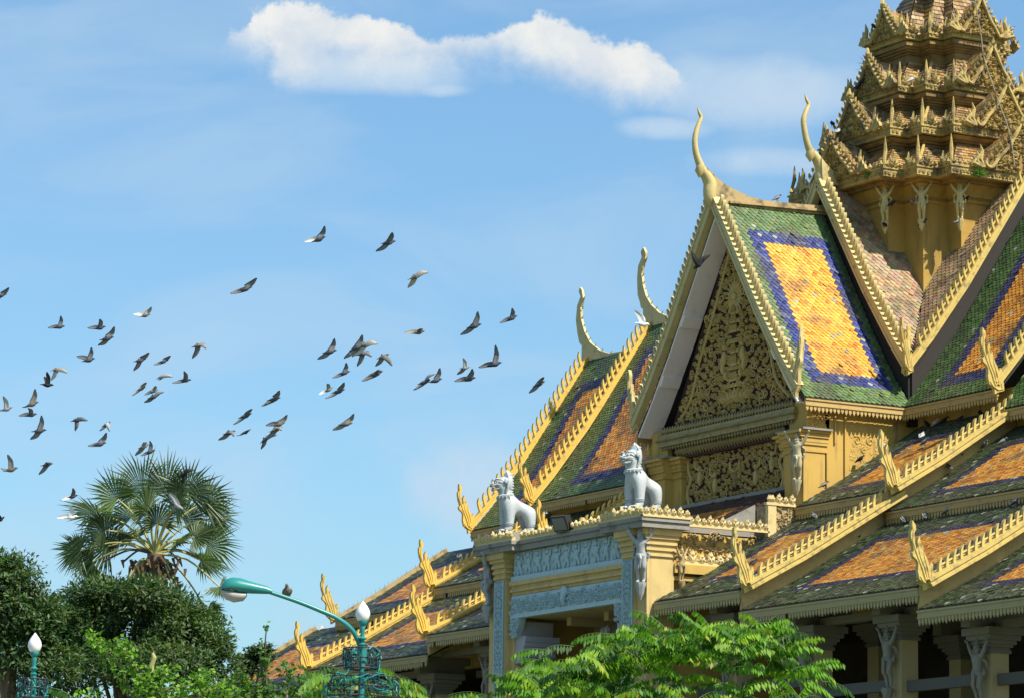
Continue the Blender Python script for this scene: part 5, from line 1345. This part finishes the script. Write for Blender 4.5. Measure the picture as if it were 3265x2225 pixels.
# feathery flame-tree shrub: long compound leaves with rows of hanging leaflets
def compound_tree(label, tips, seed, d, pal, group, Ll=.18, nl=11):
    rg = np.random.default_rng(seed); c = lp(tips[0][0], 2225, d); root = empty('feather_leaved_tree', (c.x, c.y, 0), label, 'tree', group)
    P = []; D = []; N = []; C = []; st = MB(); pl_ = np.array(pal)
    for (x, y, dx, dy, dep, ln) in tips:
        o = lp(x, y, d + dep); dirv = RT * dx - UP * dy + FW * rg.uniform(-.9, .9); dirv = dirv.normalized(); pts = []; p = Vector(o); v = dirv.copy()
        for k in range(nl + 1):
            pts.append(p.copy()); p = p + v * (ln / nl); v = (v + V(0, 0, -.03 - .011 * k)).normalized()
        st.tube(pts, [.007 - .005 * k / nl for k in range(nl + 1)], 4)
        col = pl_[rg.integers(0, len(pal))] * rg.uniform(.8, 1.2)
        for k in range(1, nl + 1):
            tdir = (pts[k] - pts[k - 1]).normalized(); sd = tdir.cross(V(0, 0, 1)); sd = sd.normalized() if sd.length > 1e-3 else V(1, 0, 0)
            sz = .55 + .55 * math.sin(math.pi * (k + .8) / (nl + 2))
            for s in (1, -1):
                dd = sd * s * rg.uniform(.35, .6) + tdir * .35 + V(0, 0, -rg.uniform(.55, 1.25)); P.append(np.array(pts[k])); D.append(np.array(dd.normalized()) ); N.append(np.array((sd * s * .5 + V(0, 0, .9) + V(*(rg.normal(size=3) * .15))).normalized()))
                cc = col * rg.uniform(.85, 1.15); cc = np.array([.42, .36, .04]) if rg.random() < .02 else cc
                C.append((cc, sz))
    S = np.array([c_[1] for c_ in C]); P = np.array(P); D = np.array(D); N = np.array(N); C = np.array([c_[0] for c_ in C])
    for lo, hi in ((0, .85), (.85, 2)):
        m = (S >= lo) & (S < hi)
        if m.any(): leafmesh('foliage', 'glossleaf', P[m], D[m], N[m], Ll * (.72 if hi < 1 else 1.0), Ll * .185, C[m], root, fold=-.3, rngl=rg)
    st.tube([V(c.x, c.y, 0), lp(tips[0][0], 2225, d)], [.09, .06], 7)
    st.build('branches', 'leafstalk', root)
    return root
FL = [(0.07, 0.19, 0.01), (0.10, 0.25, 0.013), (0.14, 0.31, 0.016), (0.045, 0.13, 0.012), (0.20, 0.35, 0.02), (0.03, 0.09, 0.01)]
rt = np.random.default_rng(12); tips = []
outline = [(1600, 2190), (1640, 2120), (1720, 2090), (1800, 2055), (1880, 2070), (1940, 2010), (2020, 2000), (2090, 1985), (2200, 1990), (2300, 1985), (2400, 1965), (2470, 1960), (2480, 2010), (2430, 2060), (2500, 2090), (2560, 2130), (2640, 2150), (2640, 2225)]
hull = np.array(outline)
def topy(x): return np.interp(x, [1600, 1640, 1720, 1800, 1880, 1940, 2020, 2090, 2200, 2300, 2400, 2470, 2520, 2580, 2650], [2215, 2180, 2120, 2100, 2090, 2035, 2005, 1990, 1995, 1985, 1972, 1985, 2080, 2120, 2170])
for i in range(72):
    x = rt.uniform(1650, 2580); ty = topy(x); y = ty + 22 + abs(rt.normal()) * 55 if rt.random() < .6 else rt.uniform(ty + 40, 2260)
    if 2180 < x < 2340 and 2090 < y < 2190: continue
    dp_ = rt.uniform(-1.6, 1.7) - (y - ty) * .003
    for q in range(6):
        an = q * 1.05 + rt.uniform(-.3, .3); tips.append((x + rt.normal() * 5, y + rt.normal() * 5, math.cos(an), -.32 - .25 * rt.random(), dp_ + .25 * math.sin(an), rt.uniform(.5, .8)))
for (x, y, dx, dy) in ((1760, 2075, -1, -.25), (1740, 2095, -1, .1), (1690, 2140, -1, -.2), (1830, 2060, -1, -.25), (1950, 2020, -1, -.15), (2400, 1990, 1, -.2), (2380, 2010, 1, .1), (2440, 2000, .8, .1), (2560, 2140, 1, -.1), (2540, 2160, 1, .2), (2130, 2010, -.5, -.5), (2180, 2010, .8, -.2), (1660, 2190, -1, .0), (2350, 1985, -1, -.2), (2620, 2170, 1, .1), (2480, 2090, 1, .2)):
    tips.append((x, y, dx, dy, rt.uniform(-.8, .3), .75))
compound_tree('bright green feathery-leaved tree top in front of the balcony and right-hand colonnade', tips, 6, 64, FL, 'feather-leaved trees in the foreground')
tips = []
for i in range(46):
    x = rt.uniform(1010, 1290); y = rt.uniform(2140, 2250); dx = (x - 1150) / 140 + rt.normal() * .4
    tips.append((x - dx * 20, y, dx, -rt.uniform(-.2, .5), rt.uniform(.3, 1.6), rt.uniform(.55, .8)))
tips += [(1010, 2120, .9, .05, .5, .7), (1180, 2120, .9, -.05, .6, .8), (1215, 2140, .9, .2, .6, .8), (1000, 2160, .6, .3, .4, .6), (990, 2190, 1, .1, .4, .6)]
compound_tree('feathery-leaved shrub filling in behind the lamp post wire baskets', tips, 7, 63, FL, 'feather-leaved trees in the foreground')
compound_tree('single arching feathery spray left of the blue-grey balcony pillar', [(1400, 2235, .95, -.45, .2, .9), (1430, 2215, .95, -.3, .3, .8), (1480, 2225, .9, -.3, .2, .6), (1390, 2245, .8, -.3, .2, .6), (1340, 2240, .6, -.3, .1, .5)], 8, 63, FL, 'feather-leaved trees in the foreground')
compound_tree('low feathery shoots at the lower edge before the dark tree', [(270, 2235, -.8, -.3, 0, .5), (260, 2240, .8, -.3, 0, .5), (250, 2240, -.3, -.3, 0, .5), (290, 2240, .5, -.3, 0, .5), (1060, 2150, -.9, 0.0, .2, .6)], 9, 56, FL, 'feather-leaved trees in the foreground')

# ---------------------------------------------------------------- the fan palm
def fan_palm(px, py, d, label):
    rg = np.random.default_rng(21); c = lp(px, py, d); root = empty('fan_palm', (c.x, c.y, 0), label, 'palm tree'); k = d / FPX
    t = MB(); t.tube([V(c.x, c.y, 0), V(c.x + .1, c.y, c.z * .5), V(c.x, c.y, c.z)], [.4, .28, .26], 12); t.build('trunk', 'bark', root, smooth=.8)
    pet = MB(); lf = MB(); dead = MB()
    # hub position of each fan in the photo, tilt of its face
    fans = [(345, 1740, 215), (295, 1790, 175), (310, 1640, 235), (375, 1590, 235), (455, 1565, 250), (530, 1560, 245), (597, 1568, 240), (648, 1602, 225), (672, 1652, 205), (660, 1738, 205), (640, 1785, 170), (700, 1870, 140),
            (660, 1945, 120), (420, 1650, 190), (500, 1670, 185), (585, 1655, 190), (385, 1722, 150), (560, 1725, 160), (620, 1712, 170), (470, 1625, 210), (255, 1755, 160), (430, 1715, 140), (335, 1690, 190), (560, 1610, 220)]
    for (x, y, Lp) in fans:
        dep = rg.uniform(-1.3, 1.3); hub = lp(x, y, d + dep); v = hub - c; out = v.normalized() if v.length > .1 else V(0, 0, 1)
        mid = c.lerp(hub, .5) + V(0, 0, .22 * v.length * .6); sp = [V(*p) for p in smoothpath([tuple(c), tuple(mid), tuple(hub)], 5)]
        pet.tube(sp, [.05 - .025 * i / len(sp) for i in range(len(sp))], 6)
        fd = (hub - mid).normalized(); fd = (fd + UP * .25).normalized()
        nrm = (-FW * rg.uniform(.4, 1) + V(*(rg.normal(size=3) * .45))); nrm = (nrm - fd * nrm.dot(fd)).normalized(); sd = fd.cross(nrm)
        n = 38; R_ = Lp * k * rg.uniform(.54, .64); shade = rg.uniform(.85, 1.35)
        for i in range(n):
            a = (i / (n - 1) - .5) * math.radians(225); dr = fd * math.cos(a) + sd * math.sin(a); dr = (dr + nrm * .18 * abs(math.sin(a * .5))).normalized(); l = R_ * (1 - .2 * (abs(a) / 2.2)) * rg.uniform(.82, 1.1)
            pr = dr.cross(nrm); w_ = .037; m1 = hub + dr * l * .55; tip_ = hub + dr * l + V(0, 0, -.13 * l * rg.uniform(.2, 1.6)); fo = nrm * .022 * (1 if i % 2 else -1)
            g_ = [(.09, .15, .055), (.12, .18, .065), (.15, .2, .08), (.065, .115, .045)][rg.integers(0, 4)]; cc = tuple(q * shade for q in g_)
            lf.add([hub, m1 + pr * w_ - fo, m1 + nrm * .02 + fo, m1 - pr * w_ - fo, tip_], [(0, 1, 2), (0, 2, 3), (1, 4, 2), (2, 4, 3)], cc)
    for a in np.linspace(-2.2, 2.2, 13):                       # old leaf bases and drooping stalks
        e = c + RT * math.sin(a) * 1.0 + V(0, 0, -1.0 - .8 * rg.random()) + FW * rg.uniform(-.6, .4)
        pet.tube([c + V(0, 0, -.1), c.lerp(e, .5) + V(0, 0, .3), e], [.05, .045, .03], 6)
    pet.build('leaf_stalk', 'palmstem', root, smooth=.8); lf.build('fan_leaf', 'palmleaf', root, vcol=True)
    for _ in range(320):
        q = c + V(rg.normal() * .42, rg.normal() * .42, -rg.uniform(.1, 1.9)); dead.tube([q, q + V(rg.normal() * .1, rg.normal() * .1, -.3)], [.07, .02], 5)
    for s in (1, -1, .5, -.6): dead.tube([V(*p) for p in smoothpath([tuple(c), tuple(c + RT * s * .9 + V(0, 0, .15)), tuple(c + RT * s * 1.9 + V(0, 0, -.3))], 5)], [.05] * 5 + [.04] * 6, 6)
    dead.build('dry_skirt', 'fruit', root)
fan_palm(492, 1765, 132, 'tall fan palm with spiky round leaves rising above the dark trees')

# ---------------------------------------------------------------- pigeons
PALB = {'g': ((.075, .085, .11), (.20, .205, .215), (.045, .05, .06)), 'd': ((.022, .022, .027), (.035, .033, .034), (.015, .015, .018)),
        'w': ((.82, .82, .80), (.85, .85, .83), (.75, .75, .72)), 'l': ((.16, .15, .14), (.44, .40, .34), (.30, .26, .20)), 'b': ((.16, .14, .125), (.27, .25, .22), (.13, .11, .09)),
        'p': ((.30, .32, .34), (.5, .51, .5), (.14, .14, .15))}
def ringbody(mb, O, f, dv, sv, st, cols):
    n = 8; vs = []
    for (t, rw, rh, dz, c) in st:
        for j in range(n):
            a = 2 * math.pi * j / n; vs.append(O + f * t + dv * (dz + rh * math.sin(a)) + sv * (rw * math.cos(a)))
    for i in range(len(st) - 1):
        c = cols[st[i][4]]
        k = len(mb.v); mb.add(vs[i * n:(i + 2) * n], [(j, (j + 1) % n, n + (j + 1) % n, n + j) for j in range(n)], c)
    mb.add(vs[:n], [list(range(n))[::-1]], cols[st[0][4]]); mb.add(vs[-n:], [list(range(n))], cols[st[-1][4]])
def wing(mb, S, T, f, dv, body, wcol, ecol, bend):
    w_ = T - S; L = w_.length; wd = w_.normalized()
    c = f - wd * f.dot(wd)
    if c.length < .35: c = c + (dv - wd * dv.dot(wd)) * .5 + FW * .15
    c.normalize(); n = wd.cross(c).normalized()
    secs = [(0, .125, .045), (.22, .125, .058), (.42, .118, .066), (.6, .10, .058), (.78, .075, .034), (.92, .042, .008), (1.0, .008, -.006)]
    rows = []
    for (u, ch, le) in secs:
        p = S + w_ * u + n * (bend * math.sin(math.pi * u) * .05) + c * (bend * .0)
        rows.append([p + c * le, p + c * (le - ch * .45) + n * .012, p + c * (le - ch * .8) + n * .006, p + c * (le - ch)])
    for top in (1, -1):
        base = [[q + n * (.0035 * top) for q in r] for r in rows]; vs = [q for r in base for q in r]
        for i in range(len(rows) - 1):
            for j in range(3):
                col = ecol if (j == 2 or i >= 5) else (wcol if top > 0 else tuple(x * .85 for x in wcol))
                a = i * 4 + j; mb.add([vs[a], vs[a + 1], vs[a + 5], vs[a + 4]], [(0, 1, 2, 3)], col)
BST = [(-.165, .05, .006, .0, 2), (-.10, .032, .016, 0, 2), (-.05, .045, .04, 0, 0), (.02, .056, .053, -.005, 0), (.075, .044, .044, 0, 0), (.108, .028, .03, .012, 0), (.135, .028, .028, .018, 0), (.155, .019, .02, .016, 0), (.168, .006, .007, .012, 2), (.188, .002, .002, .008, 2)]
BIRDS = []
def flyer(zone, body, head, near, far, pal, palfar=None, place='', pose=''):
    x0, y0, k = zone
    g = lambda p: (x0 + p[0] / k, y0 + p[1] / k)
    b = g(body); h = g(head); nr = g(near) if near else None; fr_ = g(far) if far else None
    lens = [math.hypot(p[0] - b[0], p[1] - b[1]) for p in (nr, fr_) if p]
    d = min(max(FPX * .335 / max(lens + [28]), 80), 112); m = d / FPX
    O = at(*b, d); vec = lambda p: RT * ((p[0] - b[0]) * m) - UP * ((p[1] - b[1]) * m)
    f = vec(h).normalized(); f = (f + FW * random.uniform(-.18, .18)).normalized()
    dv = (UP - f * UP.dot(f)).normalized(); sv = f.cross(dv)
    sv = sv if sv.dot(FW) < 0 else -sv     # towards the viewer's side
    mb = MB(); P = PALB[pal]; P2 = PALB[palfar or pal]
    ringbody(mb, O, f, dv, sv, BST, P)
    for tip, sd, Pw in ((nr, 1, P), (fr_, -1, P2)):
        if not tip: continue
        v = vec(tip); l2 = v.length; dep = math.sqrt(max(.31 ** 2 - l2 * l2, .06 ** 2))
        S = O + f * .045 + sv * (.038 * sd) + dv * .022
        wing(mb, S, O + v + (-FW if sd > 0 else FW) * min(dep, .26), f, dv, O, Pw[1], Pw[2], random.uniform(.2, 1.0))
    mb.v = [tuple(Vector(q) - O) for q in mb.v]
    o = mb.build('flying_pigeon', 'bird', None, smooth=.9, vcol=True); o.location = O
    BIRDS.append((o, b, pal, palfar, pose, place)); return o
ZP, ZQ, ZR, ZS, ZW = (0, 880, 3.169), (0, 1200, 3.169), (640, 1020, 3.169), (640, 680, 3.169), (1200, 920, 3.169)
Z4 = (1990, 750, 3.232)
F = flyer
U_, D_, G_, X_ = 'wing raised high', 'wings pressed down', 'gliding', 'wings half folded'
A_ = 'left flock'
for a in [
 (ZP, (5, 200), (22, 197), (100, 122), (-60, 240), 'g', None, A_, 'cut off by the left edge'),
 (ZP, (595, 517), (648, 512), (622, 402), (480, 520), 'g', None, A_, U_), (ZP, (1005, 527), (1060, 517), (1022, 436), (880, 522), 'g', None, A_, U_),
 (ZP, (1075, 635), (1122, 626), (1166, 515), (985, 705), 'g', None, A_, G_), (ZP, (1460, 402), (1512, 392), (1540, 318), (1345, 378), 'l', 'w', A_, 'pale wings lifted'),
 (ZP, (890, 850), (937, 840), (934, 720), (770, 806), 'g', None, A_, U_), (ZP, (470, 1098), (522, 1104), (482, 962), (440, 1010), 'd', None, A_, 'sooty wing raised'),
 (ZP, (565, 945), (607, 938), (688, 972), (520, 1056), 'l', 'p', A_, 'white wing arched over'), (ZP, (2000, 705), (2042, 695), (2095, 732), (1945, 836), 'b', 'g', A_, D_),
 (ZP, (1410, 853), (1450, 845), (1515, 776), (1350, 960), 'g', None, A_, G_), (ZP, (1645, 865), (1692, 855), (1730, 808), (1550, 892), 'g', None, A_, G_),
 (ZP, (1630, 1015), (1690, 985), (1746, 1010), (1590, 1046), 'p', 'g', A_, X_), (ZP, (1865, 1052), (1940, 1052), (1872, 958), (1738, 1075), 'g', None, A_, U_),
 (ZP, (1420, 1140), (1466, 1124), (1490, 1075), (1330, 1205), 'l', 'b', A_, G_), (ZP, (1550, 1162), (1592, 1150), (1584, 1108), (1455, 1196), 'p', 'g', A_, X_),
 (ZP, (1545, 1222), (1596, 1208), (1655, 1165), (1455, 1280), 'g', None, A_, G_), (ZP, (62, 1345), (115, 1330), (40, 1208), (-10, 1350), 'p', 'g', A_, U_),
 (ZP, (315, 1297), (355, 1285), (366, 1138), (215, 1322), 'b', 'g', A_, U_), (ZP, (310, 1402), (376, 1396), (300, 1330), (185, 1406), 'g', None, A_, X_),
 (ZQ, (390, 550), (445, 546), (430, 390), (302, 640), 'g', None, A_, U_), (ZQ, (768, 438), (815, 424), (890, 437), (762, 552), 'g', None, A_, D_),
 (ZQ, (1075, 480), (1118, 456), (1120, 552), (1000, 546), 'p', 'g', A_, D_), (ZQ, (1000, 685), (1048, 676), (1086, 568), (880, 696), 'g', None, A_, G_),
 (ZQ, (1452, 705), (1502, 686), (1470, 660), (1365, 802), 'p', 'g', 'palm', D_), (ZQ, (1512, 762), (1568, 746), (1522, 645), (1415, 796), 'g', None, 'palm', U_),
 (ZQ, (105, 942), (165, 930), (86, 782), (0, 926), 'b', 'g', A_, U_), (ZQ, (470, 892), (532, 882), (500, 870), (392, 996), 'g', None, A_, D_),
 (ZQ, (730, 1212), (780, 1202), (748, 1122), (620, 1240), 'g', 'w', 'palm', U_), (ZQ, (715, 1422), (760, 1418), (716, 1292), (570, 1418), 'w', 'w', 'palm', 'snow-white wings lifted'),
 (ZQ, (1788, 1298), (1845, 1345), (1712, 1160), (1705, 1306), 'p', 'g', 'palm', 'diving'), (ZQ, (1850, 985), (1905, 960), (1960, 935), (1838, 1090), 'd', None, 'palm', D_),
 (ZQ, (0, 1448), (14, 1440), (-20, 1400), (-60, 1470), 'd', None, 'palm', 'nearly cut off by the edge'),
 (ZS, (1188, 270), (1222, 258), (1262, 132), (1045, 280), 'g', 'w', 'top', U_), (ZS, (1892, 300), (1922, 296), (1946, 198), (1770, 392), 'g', None, 'top', G_),
 (ZS, (442, 770), (477, 762), (575, 662), (295, 806), 'g', None, 'top', G_), (ZS, (2160, 648), (2212, 630), (2300, 592), (2095, 758), 'l', 'l', 'top', D_),
 (ZW, (420, 445), (456, 440), (460, 408), (285, 440), 'b', 'l', 'centre', X_), (ZW, (985, 382), (1022, 374), (1032, 233), (850, 476), 'g', None, 'right', U_),
 (ZW, (1365, 305), (1408, 286), (1378, 198), (1245, 344), 'g', None, 'right', U_), (ZW, (1190, 765), (1237, 756), (1210, 568), (1030, 791), 'g', None, 'right', U_),
 (ZW, (890, 802), (938, 796), (882, 698), (815, 872), 'p', 'g', 'right', U_), (ZW, (930, 912), (967, 908), (978, 810), (785, 930), 'g', None, 'right', U_),
 (ZW, (592, 930), (638, 920), (650, 800), (525, 936), 'g', None, 'right', U_), (ZW, (480, 945), (520, 932), (590, 860), (368, 1020), 'g', None, 'right', G_),
 (ZW, (1640, 965), (1678, 950), (1698, 894), (1545, 1060), 'g', None, 'right', G_),
 (ZR, (1300, 322), (1338, 316), (1360, 188), (1180, 402), 'g', None, 'centre', U_), (ZR, (1572, 284), (1622, 266), (1642, 152), (1448, 394), 'g', None, 'centre', U_),
 (ZR, (1655, 256), (1692, 254), (1790, 236), (1530, 376), 'l', 'p', 'centre', G_), (ZR, (1630, 340), (1664, 330), (1735, 366), (1584, 472), 'g', None, 'centre', D_),
 (ZR, (1838, 372), (1872, 360), (1942, 460), (1768, 472), 'b', 'g', 'centre', D_), (ZR, (1445, 536), (1472, 530), (1478, 430), (1328, 580), 'g', None, 'centre', U_),
 (ZR, (1765, 546), (1798, 535), (1835, 516), (1625, 612), 'g', None, 'centre', G_), (ZR, (1290, 705), (1326, 686), (1285, 640), (1190, 746), 'p', 'w', 'centre', X_),
 (ZR, (1385, 722), (1418, 714), (1460, 630), (1256, 787), 'g', None, 'centre', G_), (ZR, (735, 800), (764, 795), (807, 713), (610, 866), 'g', None, 'low', G_),
 (ZR, (445, 970), (476, 960), (530, 898), (324, 1052), 'g', None, 'low', G_), (ZR, (780, 1056), (808, 1050), (882, 960), (653, 1058), 'b', 'g', 'low', G_),
 (ZR, (755, 1108), (792, 1096), (830, 1110), (660, 1212), 'b', 'g', 'low', D_), (ZR, (650, 1205), (700, 1165), (768, 1152), (610, 1307), 'g', None, 'low', D_),
 (ZR, (285, 1140), (328, 1130), (350, 1170), (178, 1217), 'g', None, 'low', D_), (ZR, (446, 1135), (500, 1115), (516, 1102), (358, 1165), 'g', None, 'low', X_),
 (ZR, (1460, 1050), (1488, 1048), (1556, 948), (1333, 1117), 'b', 'b', 'low', G_),
 (Z4, (775, 300), (742, 335), (690, 168), (884, 198), 'd', 'd', 'gable', 'white rump showing'), (Z4, (180, 915), (212, 920), (112, 770), (182, 800), 'w', 'w', 'wing', 'landing with wings up')]:
    F(*a)
# white rump patch of the bird crossing the gable
ORD = ['leftmost', 'second from left', 'third from left', 'fourth from left', 'fifth from left', 'sixth from left', 'seventh from left', 'eighth from left', 'ninth from left', 'tenth from left', 'eleventh from left', 'twelfth from left', 'thirteenth from left', 'fourteenth from left']
CN = {'g': 'grey', 'd': 'sooty black', 'w': 'pure white', 'l': 'pale-winged', 'b': 'brownish', 'p': 'pale grey'}
ROWS = [('left flock', 0, 1060, 'left flock top row'), ('left flock', 1060, 1210, 'left flock middle row'), ('left flock', 1210, 1345, 'left flock lower row'), ('left flock', 1345, 2000, 'left flock lowest row')]
groups = {}
for rec in BIRDS:
    o, b, pal, pf, pose, place = rec
    if place == 'left flock':
        key = [r[3] for r in ROWS if r[1] <= b[1] < r[2]][0]
    else:
        key = {'palm': 'of those around the palm crown', 'top': 'of the four highest', 'centre': 'in the cluster at mid-sky', 'right': 'nearest the gable roofs', 'low': 'in the low cluster right of the palm', 'gable': 'crossing the front gable verge', 'wing': 'over the second side roof ridge'}[place]
    groups.setdefault(key, []).append(rec)
for key, recs in groups.items():
    recs.sort(key=lambda r: r[1][0])
    for i, (o, b, pal, pf, pose, place) in enumerate(recs):
        o_ = ORD[i] + ' ' if len(recs) > 1 else ''
        txt = f"{CN[pal]} pigeon, {pose}, {o_}{key}"
        tag(o, txt, 'pigeon', 'pigeons in flight')

# resting pigeons: standing body with folded wings, legs on the surface
def perched_mesh(pal):
    P = PALB[pal]; mb = MB(); f = V(.86, 0, .5).normalized(); dv = V(-.5, 0, .86).normalized(); sv = V(0, 1, 0)
    ringbody(mb, V(0, 0, .12), f, dv, sv, [(-.2, .03, .008, 0, 2), (-.11, .04, .026, 0, 2), (-.04, .062, .055, 0, 0), (.03, .066, .062, 0, 0), (.085, .045, .048, .005, 0), (.115, .03, .03, .02, 0)], P)
    mb.ell(V(.125, 0, .215), (.034, .028, .03), 8, 6, col=P[0]); mb.tube([V(.15, 0, .215), V(.182, 0, .203)], [.01, .003], 5, col=P[2])
    for s in (1, -1):
        mb.tube([V(.06, .05 * s, .16), V(-.02, .062 * s, .12), V(-.15, .025 * s, .04)], [.03, .04, .01], 6, flat=.5, col=P[1]); mb.tube([V(.01, .025 * s, .07), V(.02, .025 * s, 0), V(.05, .025 * s, .004)], [.008, .007, .005], 5, col=(.25, .08, .07))
    o = mb.build('perched_pigeon', 'bird', None, smooth=.9, vcol=True); return o
PER = {k: perched_mesh(k) for k in ('g', 'd', 'w', 'p', 'b')}
for k in ('w', 'p'): PER[k].data.materials[0] = M['perch']
USED = set()
def perch(p, pal, rot, label, s=0.95):
    src = PER[pal]
    if pal in USED: o = src.copy(); COL.objects.link(o)
    else: o = src; USED.add(pal)
    o.location = p; o.rotation_euler = (0, 0, math.radians(rot)); o.scale = (s, s, s)
    return tag(o, label, 'pigeon', 'pigeons resting on the pavilion')
def pslope(x, y, tier, sec_):          # foot point on one of the lower roofs
    up = tier == 'T'; Y0 = 4.95 if up else .35; sl = .61 if up else .56; ze = (PENT_T if up else PENT_R)[sec_][2]
    return onp(x, y, (0, Y0, ze + .035), (0, -sl, 1))
zr = lambda a, b: (2550 + a / 3.232, 1300 + b / 3.232)
for (a, b, t, s_, pal, rot, txt) in [
    (870, 425, 'T', 0, 'w', 160, 'white pigeon standing nearest the tall serpent finial on the right upper tiles'), (1258, 318, 'T', 0, 'w', 120, 'white pigeon standing on the right upper tiles, mid-slope'),
    (1285, 388, 'T', 0, 'p', 20, 'pale grey pigeon walking just below a standing white one on the upper tiles'), (1395, 190, 'T', 0, 'w', 10, 'white pigeon huddled among dark ones under the right eave wall'),
    (1310, 200, 'T', 0, 'd', 170, 'dark pigeon huddled left of the white one under the right eave wall'), (1482, 165, 'T', 0, 'd', 60, 'dark pigeon perched right of the white one under the right eave wall'),
    (1652, 150, 'T', 0, 'd', 100, 'dark pigeon upright at the top of the right upper tiles'), (1860, 90, 'T', 0, 'd', 150, 'black pigeon tucked behind the top crockets of the upper verge'),
    (620, 565, 'T', 0, 'd', 30, 'dark pigeon on the tiles beside the lit yellow wall patch'), (2085, 385, 'T', 1, 'p', 45, 'plump pale pigeon standing alone on the right-hand upper tiles'),
    (1905, 415, 'T', 1, 'p', 0, 'grey pigeon lying low left of the plump pale pigeon'), (1645, 555, 'T', 1, 'p', 10, 'pale pigeon resting under the upper verge board, middle of its shadow'),
    (1540, 645, 'T', 1, 'g', 170, 'grey pigeon resting under the upper verge board, lowest in its shadow'), (1290, 1150, 'R', 1, 'p', 150, 'pale pigeon pecking on the shaded tiles under the right eave fringe'),
    (1510, 1100, 'R', 1, 'p', 20, 'small pale pigeon close beneath the right eave fringe'), (1065, 1190, 'R', 1, 'p', 160, 'pale pigeon on shaded tiles above the largest serpent finial'),
    (150, 1150, 'R', 0, 'p', 170, 'white-winged pigeon on shaded tiles below the middle eave fringe'), (610, 1340, 'R', 1, 'g', 150, 'grey pigeon in the shadow of the lower verge board'),
    (2215, 1010, 'R', 1, 'g', 15, 'grey pigeon under the eave fringe at the far right edge')]:
    perch(pslope(*zr(a, b), t, s_), pal, rot, txt)
perch(onp(2100 + 975 / 3.232, 1340 + 1505 / 3.232, (0, .35, 11.39), (0, -.56, 1)), 'd', 100, 'dark pigeon behind the near serpent finial at the lower roof corner')
perch(onp(2100 + 1700 / 3.232, 1340 + 700 / 3.232, (0, 4.95, 14.34), (0, -.61, 1)), 'b', 60, 'brown pigeon at the tile edge by the foot of the gable pillar')
def tw(a, b, dpt_): return at(2550 + a / 3.232, b / 3.232, dpt_)
for (x, y, p0, n, pal, rot, txt) in [
    (2550 + 1950 / 99, 0, None, None, None, 0, '')]:
    pass
# on the spire: feet rest on its cornices, gable points and crests
def ontower(px, py, X=None, Y=None): return onp(px, py, (X or 0, Y or 0, 0), (1, 0, 0) if X is not None else (0, 1, 0))
for (px, py, X, Y, pal, rot, txt) in [
    (2829, 36, 0, None, 'b', 150, 'brown pigeon on the tip of the topmost left spire gable'), (2786, 96, None, 11.3, 'd', 170, 'black pigeon on the left crest of the top spire tier'),
    (2732, 290, None, 10.6, 'd', 90, 'black pigeon upright on the left crest of the second spire tier'), (2747, 272, None, 10.7, 'd', 80, 'black pigeon just right of another on the second spire tier'),
    (2654, 406, None, 9.9, 'd', 160, 'black pigeon standing high on the left crest of the third spire tier'), (2673, 428, None, 9.8, 'w', 120, 'white pigeon sitting below the black one at the third spire tier'),
    (2904, 266, 2.35, None, 'w', 90, 'white pigeon on the middle corner cornice of the spire'),
    (2820, 728, None, 10.0, 'd', 170, 'dark pigeon on the foot of the left bracket figure under the spire'), (2942, 722, 2.75, None, 'd', 30, 'dark pigeon on the foot of the middle bracket figure under the spire'), (3053, 716, 3.4, None, 'g', 100, 'grey pigeon on the foot of the right bracket figure under the spire'),
    (2843, 662, None, 10.1, 'd', 100, 'dark pigeon beside the hip of the left bracket figure under the spire'), (2910, 655, 2.6, None, 'p', 170, 'pale pigeon beside the hip of the middle bracket figure under the spire'), (3079, 650, 3.4, None, 'd', 10, 'dark pigeon clinging beside the right bracket figure under the spire'),
    (3225, 104, 2.0, None, 'p', 100, 'pale pigeon on the right slope of the top spire gable')]:
    perch(ontower(px, py, X, Y), pal, rot, txt)
perch(zm3(1380, 1108), 'b', 80, 'slim brown pigeon standing alone on the front gable ridge')
p = lp(915, 1908, D1 - .1); perch(V(p.x, p.y, p.z + .0), 'b', -30, 'pinkish brown pigeon perched on the curved arm of the street lamp', 1.0)
for (a, b, pal, txt) in [((2012, 105), 0, 'g', 'grey pigeon on the far left crocketed verge'), ((2135, 65), 0, 'd', 'black pigeon on the far left verge beside the balcony cornice'), ((985, 640), 0, 'w', 'white pigeon at the low corner of the far left eave')]:
    px, py = 600 + a[0] / 2.324, 1735 + a[1] / 2.324
    q = onp(px, py, (-16.85, 0, 0), (1, 0, 0)) if pal != 'w' else onp(px, py, (-24.1, 0, 0), (1, 0, 0))
    perch(q, pal, 120, txt)
for o in list(PER.values()):
    if 'label' not in o: bpy.data.objects.remove(o)
